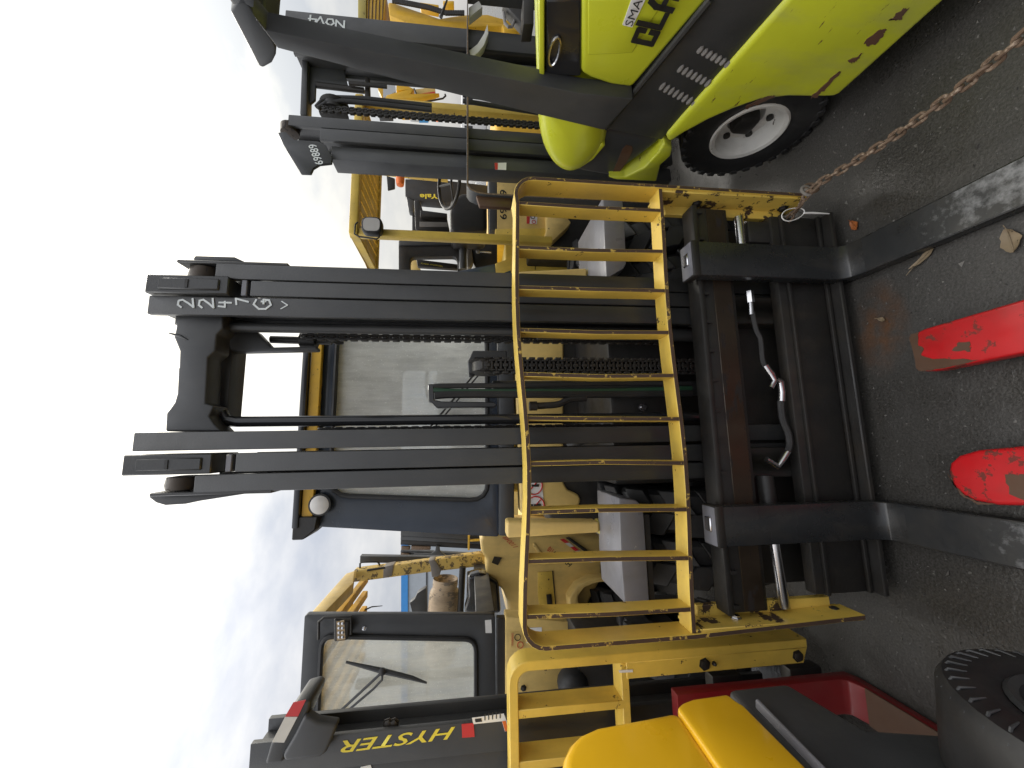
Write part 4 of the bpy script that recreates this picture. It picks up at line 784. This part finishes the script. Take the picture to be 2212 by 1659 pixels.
# work light on the guard
lc = YF.p(ze(528,268), 1, yg-.06); mb = MB(); rl = rloop([lc+Vector((a,0,b)) for a, b in ((-.062,-.072),(.062,-.072),(.062,.072),(-.062,.072))], .045); mb.prism(rl, (0,.07,0)); wl = P(g_, 'work_light', mb, blackd, .012, 3)
mb = MB(); mb.prism([lc+(q-lc)*.8+Vector((0,-.002,0)) for q in rl], (0,.002,0)); P(wl, 'lamp_lens', mb, lens)
mb = MB(); mb.tube([YF.p(q, 1, yg-.04) for q in Z(ze, (420,250),(400,270),(395,345),(430,365),(570,385),(590,370),(590,290))], .006, 8); P(wl, 'bracket', mb, blackd)

# ================================================================== BACKGROUND FORKLIFTS
HF = Frame(3.6, 5.6)
t = thing('forklift', 'yellow forklift frame glimpsed between the lime pillar and the numbered mast', 'forklift', HF, 'parked forklifts')
def htr(px, y, th, mat, name, bev=.006, par=None):
    m_ = MB(); m_.trace(HF, px, 1, y, th); return P(par or t, name, m_, mat, bev, 2)
htr(Z(zt, (1700,450),(1760,470),(1760,620),(1700,612)), 0, .1, gold, 'guard_post'); htr(Z(zt, (1760,560),(1870,600),(1870,650),(1760,610)), .02, .1, gold, 'guard_beam')
htr(Z(zt, (1515,690),(1870,570),(2260,520),(2260,620),(1900,690),(1700,700)), -.2, .12, tan, 'guard_beam')
htr(Z(zt, (1865,560),(1960,545),(1990,640),(2050,740),(1990,740),(1910,650)), -.25, .05, bldg, 'strap')
htr(Z(zt, (2010,630),(2260,590),(2260,620),(2020,660)), -.22, .01, inkr, 'warning_decal', 0)
htr(Z(zt, (1240,330),(1300,350),(1310,700),(1250,700)), .3, .08, gold, 'guard_post'); htr(Z(zt, (1430,370),(1540,400),(1540,640),(1480,660),(1430,560)), .3, .1, gold, 'guard_post')
htr(Z(zt, (1740,840),(1890,850),(1890,930),(1770,930)), .3, .1, gold, 'guard_post'); htr(Z(zt, (1430,880),(1640,830),(1640,950),(1440,950)), .5, .1, charcoal, 'control_box')
htr(Z(zt, (1890,880),(2120,890),(2120,980),(1890,960)), .8, .1, bldg, 'side_panel'); htr(Z(zt, (2120,880),(2300,890),(2300,1000),(2120,960)), .7, .05, orange, 'poster', 0)
htr([(935,230),(955,228),(955,246),(935,246)], .7, .05, green, 'green_sign', 0); htr([(905,248),(925,248),(925,260),(905,260)], .6, .05, bluep, 'blue_sign', 0)
mb = MB(); mb.tube([HF.p(q, 1, -.3) for q in Z(zr, (480,1290),(560,1460),(640,1480),(900,1430),(940,1390),(930,1370))], .012, 8); P(t, 'mirror_arm', mb, blackd)
mb = MB(); mb.box(-.9, .6, .9, 2.2, .3, 1.25); P(t, 'body', mb, gold, .08, 3)
BF = Frame(-1.35, 3.2)
t = L; LINK = LF.I @ BF.M; first_ = len(bpy.data.objects); before = set(bpy.data.objects)
def btr(px, y, th, mat, name, bev=.006, par=None, seg=2, fr=None):
    m_ = MB(); m_.trace(fr or BF, px, 1, y, th); return P(par or t, name, m_, mat, bev, seg)
hd = btr([(1043,1150),(1037,1170),(1040,1195),(1052,1208),(1048,1235),(1062,1260),(1085,1272),(1096,1300),(1098,1345),(1250,1345),(1300,1250),(1305,1160)], .0, .9, tan, 'hood', .03, None, 3)
btr(Z(zm, (640,110),(760,100),(785,430),(660,435),(640,300)), -.006, .01, yel, 'hood_side', .004, hd)
btr(Z(zm, (708,290),(748,285),(760,420),(720,422)), -.02, .03, blackd, 'latch', .003, hd)
btr(Z(zm, (752,100),(760,100),(790,430),(782,430)), -.008, .01, blackd, 'seam', 0, hd)
btr(Z(zv, (0,660),(20,660),(170,880),(150,890),(0,700)), -.01, .03, tan, 'hood_moulding', .003, hd)
btr(Z(zi, (1480,1540),(1500,1490),(1560,1500),(1530,1560)), -.012, .004, blackd, 'dent', 0, hd)
text(t, 'HYSTER', BF, 1, -.003, zv(425,885), zv(235,745), zv(395,925), inkb, bold=.02, shear=.2); text(t, '110', BF, 1, -.003, zv(225,725), zv(180,690), zv(192,775), inkr, bold=.02)
text(t, '110048', BF, 1, -.003, zi(1690,1410), zi(1600,1330), zi(1650,1420), inkr)
for k in range(6):
    a, b = (290+k*55, 620+k*42), (345+k*55, 662+k*42)
    btr(Z(zv, a, b, (b[0]+45, b[1]-8), (a[0]+45, a[1]-8)), -.008, .004, redt if k % 2 == 0 else wt, 'tape', 0, hd)
btr(Z(zv, (360,610),(400,600),(720,830),(690,850)), -.03, .1, blackd, 'bumper_strip', .004)
o_ = BF.ps(Z(zm, (1190,150),(1050,165),(950,220),(888,320),(895,430),(960,500),(1060,560),(1110,640)), 1, -.12); i_ = BF.ps(Z(zm, (1190,185),(1110,190),(1010,230),(958,300),(965,360),(1020,430),(1090,500),(1130,550)), 1, -.12)
mb = MB(); mb.prism(o_+i_[::-1], (0,.3,0)); P(t, 'wheel_arch', mb, tan, .012, 3)
c = BF.p(zm(1280,330), 1, .1); tyre(t, (c.x, .15, c.z), .33, .3, .2, n=16, lugh=.03)
btr(Z(zo, (150,615),(1250,470),(2230,335),(2230,530),(1250,640),(140,790)), .25, .1, worny, 'guard_pillar', .012, None, 3)
for px in (Z(zl, (930,230),(975,190),(975,440),(935,440)), Z(zl, (880,300),(905,280),(910,440),(885,440)), Z(zl, (840,345),(860,330),(860,440),(840,440))): btr(px, .4, .05, gold, 'guard_roof_bar', .004)
btr(Z(zl, (840,345),(970,215),(975,250),(850,380)), .46, .05, gold, 'guard_roof_bar', .004)
btr(Z(zo, (1240,470),(1330,455),(1430,600),(1400,700),(1290,720),(1270,560)), .235, .12, tape, 'tape_wrap', .01)
btr(Z(zo, (590,560),(740,530),(710,700),(580,730)), .242, .11, tape, 'tape_wrap', .006)
btr(Z(zo, (350,600),(610,560),(620,585),(345,630)), .24, .1, blackd, 'vent_slot', .002)
a = BF.p(zo(1490,760), 1, .3); b = BF.p(zo(1420,1700), 1, .3); ax = (b-a).normalized()
mb = MB(); mb.lathe(a, ax, [(.07,.04),(.095,.0),(.105,-.02),(.108,-.02),(.11,.03),(.105,.05),(.128,.09),(.132,.13),(.132,.6),(.1,.66),(.01,.68)], 32, cap=False); mb.lathe(a+ax*.04, ax, [(.0,-.015),(.05,-.005),(.1,.02)], 24, cap=False); P(t, 'gas_tank', mb, tankm)
mb = MB(); mb.cyl(BF.p(zo(1740,560), 1, .2), BF.p(zo(1680,1700), 1, .2), .028, 14); P(t, 'tank_bracket_tube', mb, blackd)
btr(Z(zo, (965,1080),(1040,1030),(1080,940),(1210,860),(1220,1230),(1130,1250),(1010,1250)), .35, .08, charcoal, 'rear_lamp_cluster', .01)
btr(Z(zl, (1890,140),(2000,110),(2140,190),(2160,440),(1860,440),(1900,300)), -.05, .15, blackg, 'engine_cover', .03, None, 3)
btr(Z(zo, (1800,640),(1850,640),(1860,1240),(1790,1240)), .3, .05, foam, 'exhaust_pipe', .01)
mb = MB(); mb.tube([BF.p(q, 1, .3) for q in Z(zo, (248,600),(250,510),(280,490),(500,485),(525,510),(540,560))], .008, 8); P(t, 'grab_handle', mb, blackd)
mb = MB(); mb.tube([BF.p(q, 1, .5) for q in Z(zo, (200,1240),(330,1180),(420,1140),(575,1125))], [.006,.008,.006,.003], 6); P(t, 'antenna', mb, blackd)
mb = MB(); mb.box(-.6, .3, .9, 1.5, .3, 1.0); P(t, 'counterweight', mb, tan, .08, 3)
for o in set(bpy.data.objects)-before:
    if o.parent == L: o.matrix_local = LINK

BM = Frame(-2.1, 6.2)
t = thing('forklift', 'black forklift mast with worn brown rollers standing behind the gas tank', 'forklift', BM, 'parked forklifts')
for k, (a, b) in enumerate(((20,110),(110,170),(170,240),(320,350),(350,440))):
    btr(Z(zo, (842-k,a),(2100,a+70),(2100,b+70),(838-k,b)), .02*k, .12, [black, charcoal, blackd, charcoal, black][k], 'mast_rail', .006, None, 2, BM)
for q in ((845,265,970,315),(840,368,965,408),(990,262,1270,315)): btr(Z(zo, (q[0],q[1]),(q[2],q[1]+8),(q[2],q[3]),(q[0],q[3])), .0, .08, rust, 'roller', .008, None, 2, BM)
btr(Z(zo, (1350,260),(1400,260),(1410,330),(1440,360),(1500,400),(1400,470),(1020,440),(1030,370),(1280,370),(1340,330)), -.03, .05, charcoal, 'cross_bracket', .006, None, 2, BM)
btr(Z(zo, (1815,105),(1845,105),(1840,320),(1812,320)), -.1, .06, gold, 'backrest_rail', .003, None, 2, BM); btr(Z(zo, (1845,170),(2020,160),(2020,185),(1845,195)), -.1, .06, gold, 'backrest_slat', .003, None, 2, BM)
mb = MB(); mb.box(-.6, 1.0, .2, 2.2, .3, 1.5); P(t, 'body', mb, tan, .08, 3)

RF = Frame(.72, 3.55)
t = thing('forklift', 'yellow forklift with a black cab beside the right mast of the big forklift', 'forklift', RF, 'parked forklifts')
def rtr(*a, **k): return btr(*a, fr=RF, **k)
o_ = RF.ps(Z(zq, (255,1090),(1150,1080),(1160,1700),(255,1700)), 1, .3); i_ = RF.ps(Z(zq, (420,1330),(1100,1320),(1120,1680),(420,1680)), 1, .3)
mb = MB(); mb.ring(rloop(o_, .02), rloop(i_, .05), (0,.08,0)); P(t, 'cab_frame', mb, blackd, .006, 2)
rtr(Z(zq, (260,1100),(1130,1090),(1130,1150),(260,1160)), .28, .03, charcoal, 'cab_pillar'); rtr(Z(zq, (410,1390),(510,1360),(590,1550),(440,1550)), .6, .03, tan, 'sun_visor')
sg = rtr(Z(zq, (510,1360),(1150,1440),(1150,1510),(530,1470)), .5, .06, blackd, 'cab_crossbar', bev=.01)
text(sg, 'Veracitor 60VX', RF, 1, .497, zq(900,1462), zq(580,1415), zq(895,1482), yl)
mb = MB(); mb.cyl(RF.p(zq(1190,1080), 1, .25), RF.p(zq(1190,1520), 1, .25), .04, 14); P(t, 'roll_bar', mb, charcoal)
rtr(Z(zq, (1300,1075),(1690,1075),(1690,1430),(1640,1500),(1400,1560),(1340,1400)), .5, .2, blackd, 'dashboard', bev=.02)
mb = MB(); a, b = RF.p(zq(1600,1270), 1, .25), RF.p(zq(1410,1255), 1, .25); mb.cyl(a, b, .006, 6); P(t, 'control_lever', mb, chrome)
mb = MB(); mb.lathe(b, (0,0,1), [(.004,-.02),(.02,-.01),(.02,.015),(.004,.025)], 12); P(t, 'lever_knob', mb, foam)
rtr(Z(zq, (1800,1130),(1870,1130),(1860,1390),(1800,1400)), .1, .2, blackd, 'console', bev=.01)
rtr(Z(zq, (1240,1100),(1300,1100),(1340,1400),(1300,1480),(1250,1480)), .45, .1, tape, 'seat_foam', bev=.01)
hd = rtr(Z(zs, (150,1080),(640,1080),(720,1150),(760,1250),(850,1330),(1040,1420),(1280,1470),(1340,1500),(1340,1700),(0,1700),(0,1420),(150,1370)), .0, .6, yel, 'hood', bev=.012)
rtr(Z(zs, (510,1230),(585,1240),(580,1320),(510,1320)), -.015, .02, blackd, 'latch', par=hd, bev=.003)
rtr(Z(zs, (588,1240),(600,1240),(585,1520),(575,1520)), -.004, .006, blackd, 'seam', par=hd, bev=0)
o_ = RF.ps(Z(zs, (700,1150),(745,1250),(840,1340),(1030,1430),(1280,1480)), 1, -.03); i_ = RF.ps(Z(zs, (760,1140),(800,1230),(880,1310),(1050,1400),(1290,1460)), 1, -.03)
mb = MB(); mb.prism(o_+i_[::-1], (0,.2,0)); P(t, 'wheel_arch', mb, tan, .006, 2)
c = RF.p(zs(1330,1130), 1, .15); tyre(t, (c.x, .2, c.z), .34, .3, .2, n=14, lugh=.035)
mb = MB(); mb.box(c.x-.05, c.x+.6, .35, .9, .2, 1.05); P(t, 'chassis', mb, blackd, .02, 2)
# mast lettered on its rail, beyond the cream forklift's seat
QF = Frame(1.75, 5.4)
t = thing('forklift', 'black lettered mast seen through the cream forklift above its seat', 'forklift', QF, 'parked forklifts')
def qtr(*a, **k): return btr(*a, fr=QF, **k)
ra = qtr(Z(zq, (350,200),(780,200),(1600,300),(1600,540),(840,540),(500,510),(350,440)), 0, .15, blackd, 'mast_rail', bev=.01)
qtr(Z(zq, (360,440),(500,510),(480,680),(400,670)), .01, .12, charcoal, 'mast_head', bev=.02)
text(ra, 'Yale', QF, 1, -.003, zq(830,420), zq(565,420), zq(830,490), yl, bold=.03)
qtr(Z(zq, (450,680),(500,520),(560,700),(540,960),(450,960)), .1, .1, blackd, 'mast_rail', bev=.01)
mb = MB(); mb.box(-1.2, .6, .4, 2.2, .3, 1.35); P(t, 'body', mb, gold, .08, 3)

GF = Frame(2.9, 3.75)
t = thing('forklift', 'gold yellow forklift with a chain mast at the top right behind the lime pillar', 'forklift', GF, 'parked forklifts')
def gtr(*a, **k): return btr(*a, fr=GF, **k)
gtr(Z(zr, (100,30),(160,30),(850,265),(1000,240),(1230,210),(1550,205),(2060,350),(2060,455),(1780,430),(1760,370),(1280,390),(1140,465),(460,360),(120,220)), 0, .12, gold, 'mast_beam', bev=.015)
gtr(Z(za, (1225,-40),(1290,-40),(1290,160),(1225,145)), .1, .1, olive, 'guard_roof_edge'); gtr(Z(za, (1290,-40),(1450,-40),(1430,170),(1290,150)), .12, .4, gold, 'guard_roof')
for k in range(5): gtr(Z(za, (1310+k*28,-40),(1316+k*28,-40),(1310+k*28,150),(1304+k*28,150)), .112, .01, brown, 'roof_slot', bev=0)
mb = MB(); pts = [GF.p(q, 1, -.05) for q in Z(zr, (180,10),(450,60),(700,110),(950,190),(1230,190))]
for i in range(len(pts)-1):
    for k in range(8):
        c = pts[i].lerp(pts[i+1], k/8); mb.box(c.x-.025, c.x+.025, c.y-.01, c.y+.01, c.z-.012, c.z+.012)
ch_ = P(t, 'lift_chain', mb, blackd, .003, 1); ch_['kind'] = 'stuff'
gtr(Z(zr, (1750,0),(2220,-40),(2220,330),(2060,350),(1960,240),(1830,100)), -.35, .12, blackd, 'control_console', bev=.03)
mb = MB(); mb.tube([GF.p(q, 1, -.3) for q in Z(zr, (1780,180),(1800,340),(1850,390),(1900,390),(1960,250))], .014, 8); P(t, 'grab_handle', mb, foam)
mb = MB(); mb.tube([GF.p(q, 1, -.3) for q in Z(zr, (960,0),(910,130),(870,250))], [.008,.012,.016], 8); P(t, 'control_lever', mb, blackd)
gtr(Z(zr, (560,30),(840,70),(830,110),(570,60)), .3, .1, bright, 'guard_beam'); gtr(Z(zr, (900,10),(1060,10),(1060,60),(900,50)), .3, .1, bright, 'guard_beam')
gtr(Z(zr, (1280,400),(1770,370),(2070,450),(2075,900),(1850,950),(1300,830)), .35, .1, blackd, 'seat', bev=.03)
gtr(Z(zr, (230,1170),(480,1290),(430,1360),(850,1350),(560,1420),(60,1440),(80,1380),(380,1300),(220,1310)), .5, .06, gold, 'guard_pillar')
gtr(Z(zr, (30,1100),(200,1200),(215,1330),(30,1420)), .9, .02, bldg, 'windscreen', bev=0)
mb = MB(); mb.box(-.8, .9, .6, 2.4, .3, 1.3); P(t, 'body', mb, gold, .08, 3)

def ragged(pts, amp, seed, sub=5):
    rr = random.Random(seed); o = []
    for i in range(len(pts)):
        a, b = Vector(pts[i]), Vector(pts[(i+1)%len(pts)])
        for k in range(sub): o.append(a.lerp(b, k/sub)+Vector((rr.uniform(-amp,amp), rr.uniform(-amp,amp), 0)))
    return o
# ================================================================== PALLET JACK (red fork tips)
PF = Frame(-.08, .95, 0)
t = thing('pallet_jack', 'worn red pallet jack forks lying on the asphalt between the black forks', 'pallet jack')
for (tip, a, b, w) in (((.105,1.155), (.16,.89), 0, .145), ((-.30,1.055), (-.252,.89), 0, .158)):
    d = Vector((a[0]-tip[0], a[1]-tip[1], 0)).normalized(); s = Vector((-d.y, d.x, 0)); T0 = Vector((tip[0], tip[1], 0))
    out_ = [(0,.38),(.012,.46),(.05,.5),(.95,.5),(.95,-.5),(.05,-.5),(.012,-.46),(0,-.38)] if tip[0] > 0 else [(0,.12),(.012,.3),(.04,.43),(.09,.5),(.95,.5),(.95,-.5),(.09,-.5),(.04,-.43),(.012,-.3),(0,-.12)]
    mb = MB(); mb.prism([T0+d*u+s*v*w+Vector((0,0,.082)) for u, v in out_], (0,0,-.055)); f_ = P(t, 'fork', mb, redw, .012, 3)
    mb = MB(); mb.box(-.03,.03,-.02,.02,0,0); c = T0+d*.14+Vector((0,0,.0))
    mb = MB(); mb.lathe((c.x-.04*s.x, c.y, .04), (1,0,0), [(.01,0),(.038,.003),(.038,.08),(.01,.083)], 16); P(f_, 'load_roller', mb, rub)
    mb = MB(); q = T0+d*(.16 if tip[0] < 0 else .13)-s*(.02 if tip[0] > 0 else .04); mb.prism(ragged([q+Vector((x,y,.0825)) for x, y in ((-.035,-.05),(.03,-.06),(.045,.0),(.035,.035),(-.02,.03))] if tip[0] < 0 else [q+Vector((x,y,.0825)) for x, y in ((-.012,-.02),(.014,-.018),(.018,.01),(-.008,.022))], .0035, 3), (0,0,.0012)); P(f_, 'bare_patch', mb, brown)
    bt = [(-.0005,.36),(.006,.45),(.03,.47),(.018,.2),(.035,.05),(.02,-.1),(.05,-.22),(.11,-.36),(.16,-.46),(.05,-.495),(.006,-.45),(-.0005,-.36)] if tip[0] > 0 else [(0,.1),(.006,.0),(.004,-.1),(.02,-.3),(.05,-.45),(.09,-.49),(.05,-.49),(.012,-.32)]
    mb = MB(); mb.prism(ragged([T0+d*u+s*v*w*.985+Vector((0,0,.0824)) for u, v in bt], .0022, 5, 4), (0,0,.001)); P(f_, 'bare_tip', mb, brown)
mb = MB(); mb.box(-.35, .3, .1, .2, .06, .35); P(t, 'crosshead', mb, red, .02, 3)
mb = MB(); mb.cyl((-.03,.12,.3), (-.03,.08,.5), .05, 16); P(t, 'pump', mb, red)

# ================================================================== RUSTY CHAIN
t = thing('chain', 'rusty steel chain tied to the right end of the yellow backrest', 'chain')
lm = MB(); Lk, Wk, wr = .044, .0145, .0052; path = []
for k in range(20):
    a = 2*math.pi*k/20; path.append((Wk*.72*math.cos(a), 0, (Lk/2-Wk*.72)*(1 if math.sin(a) > 0 else -1)+Wk*.72*math.sin(a)) if abs(math.sin(a)) > .01 else (Wk*.72*math.cos(a), 0, 0))
lm.tube([(x, y, z) for x, y, z in path], wr, 8, True); lme = mesh_of(lm); lme.materials.append(rust)
kn = MF.M @ Vector((.80, .01, .215)); p_end = Vector((.80, .735, .35))
far = WORLD.p((2230, 62), 2, .36)
def chain_run(a, b, drop, twist):
    n_ = int((b-a).length/(Lk-2*wr)); prev = a
    for k in range(n_):
        u0, u1 = k/n_, (k+1)/n_; q0 = a.lerp(b, u0)-Vector((0,0,drop*4*u0*(1-u0))); q1 = a.lerp(b, u1)-Vector((0,0,drop*4*u1*(1-u1)))
        d = (q1-q0).normalized(); o = bpy.data.objects.new('link', lme); COL.objects.link(o); o.parent = t
        m_ = d.to_track_quat('Z', 'Y').to_matrix().to_4x4() @ Matrix.Rotation(twist+k*math.pi/2+random.uniform(-.3,.3), 4, 'Z'); m_.translation = (q0+q1)/2; o.matrix_world = m_
ka = WORLD.p(zc(520,1500), 2, .23)
post_end = MF.M @ Vector((.805, -.02, .19))
mid = WORLD.p(zc(600,1440), 2, .24)
chain_run(mid, far, .035, .6); chain_run(far, far+(far-mid)*.35+Vector((0,0,.03)), .0, .6)
low_ = MF.M @ MF.p(zg(330,250), 1, .06)
chain_run(mid, MF.M @ MF.p(zg(430,130), 1, -.02), -.01, .2); chain_run(MF.M @ MF.p(zg(430,130), 1, -.02), low_, .0, .9)
rk = random.Random(8); mb = MB(); c0 = WORLD.p(zc(500,1500), 2, .235)
for k in range(4):
    ax = Vector((rk.uniform(-1,1), rk.uniform(-1,1), rk.uniform(-.6,.6))).normalized(); u = ax.orthogonal().normalized(); v = ax.cross(u); cc = c0+Vector((rk.uniform(-.012,.012), rk.uniform(-.012,.012), rk.uniform(-.01,.01)))
    mb = MB(); mb.tube([cc+(u*math.cos(a)*1.3+v*math.sin(a))*.017 for a in [2*math.pi*i/16 for i in range(16)]], .0062, 7, True); P(t, 'knot_loop', mb, tape if k % 2 else rust)
tie = thing('cable_tie', 'pale plastic cable tie looped through the rusty chain', 'cable tie')
mb = MB(); mb.tube([MF.M @ MF.p(q, 1, -.015) for q in smoothpoly(Z(zg, (300,230),(290,190),(330,150),(420,135),(470,150),(475,180),(430,220),(350,248)), 2)], .0022, 6, True); lp = P(tie, 'loop', mb, white)
mb = MB(); mb.tube([MF.M @ MF.p(q, 1, -.02) for q in Z(zg, (470,178),(540,178),(670,184))], [.004,.0045,.002], 6); P(tie, 'tail', mb, white)

# ================================================================== LEAVES
def leaf(px, ln, wd, rot, mat, label, curl=.3):
    c = WORLD.p(px, 2, .006); mb = MB(); V = []; F = []; n_ = 8
    for i in range(n_+1):
        u = i/n_; w = wd*math.sin(math.pi*min(1, u*.95+.03))**.8*.5; z = curl*ln*((u-.5)**2)
        for s in (-1, 0, 1): V.append(Vector(((u-.5)*ln, s*w*(1+.12*math.sin(i*2.1+s)), z+abs(s)*wd*.12*(1+.4*math.sin(i)))))
    for i in range(n_):
        for j in range(2): F.append((i*3+j, i*3+j+1, i*3+j+4, i*3+j+3))
    k = len(V); V += [q+Vector((0,0,-.0012)) for q in V]; F += [tuple(x+k for x in f[::-1]) for f in F]
    mb.add(V, F); o = thing('fallen_leaf', label, 'leaf'); o.matrix_world = Matrix.Translation(c) @ Matrix.Rotation(rot, 4, 'Z')
    P(o, 'blade', mb, mat)
    mb = MB(); mb.tube([(-ln*.45,0,.004),(0,0,.0035),(ln*.45,0,.006),(ln*.7,ln*.04,.008)], .0012, 6); P(o, 'stem', mb, mat); return o
leaf((1846,487), .05, .03, .5, leafm, 'orange brown leaf on the asphalt behind the right fork')
leaf((2185,520), .075, .045, .2, leaft, 'curled tan leaf beside the right fork tip')
leaf((2000,552), .11, .02, 2.3, leaft, 'thin twisted tan leaf along the right fork edge', .5)
leaf((1905,690), .03, .016, 1.2, leaft, 'tiny pale leaf scrap between the black forks')
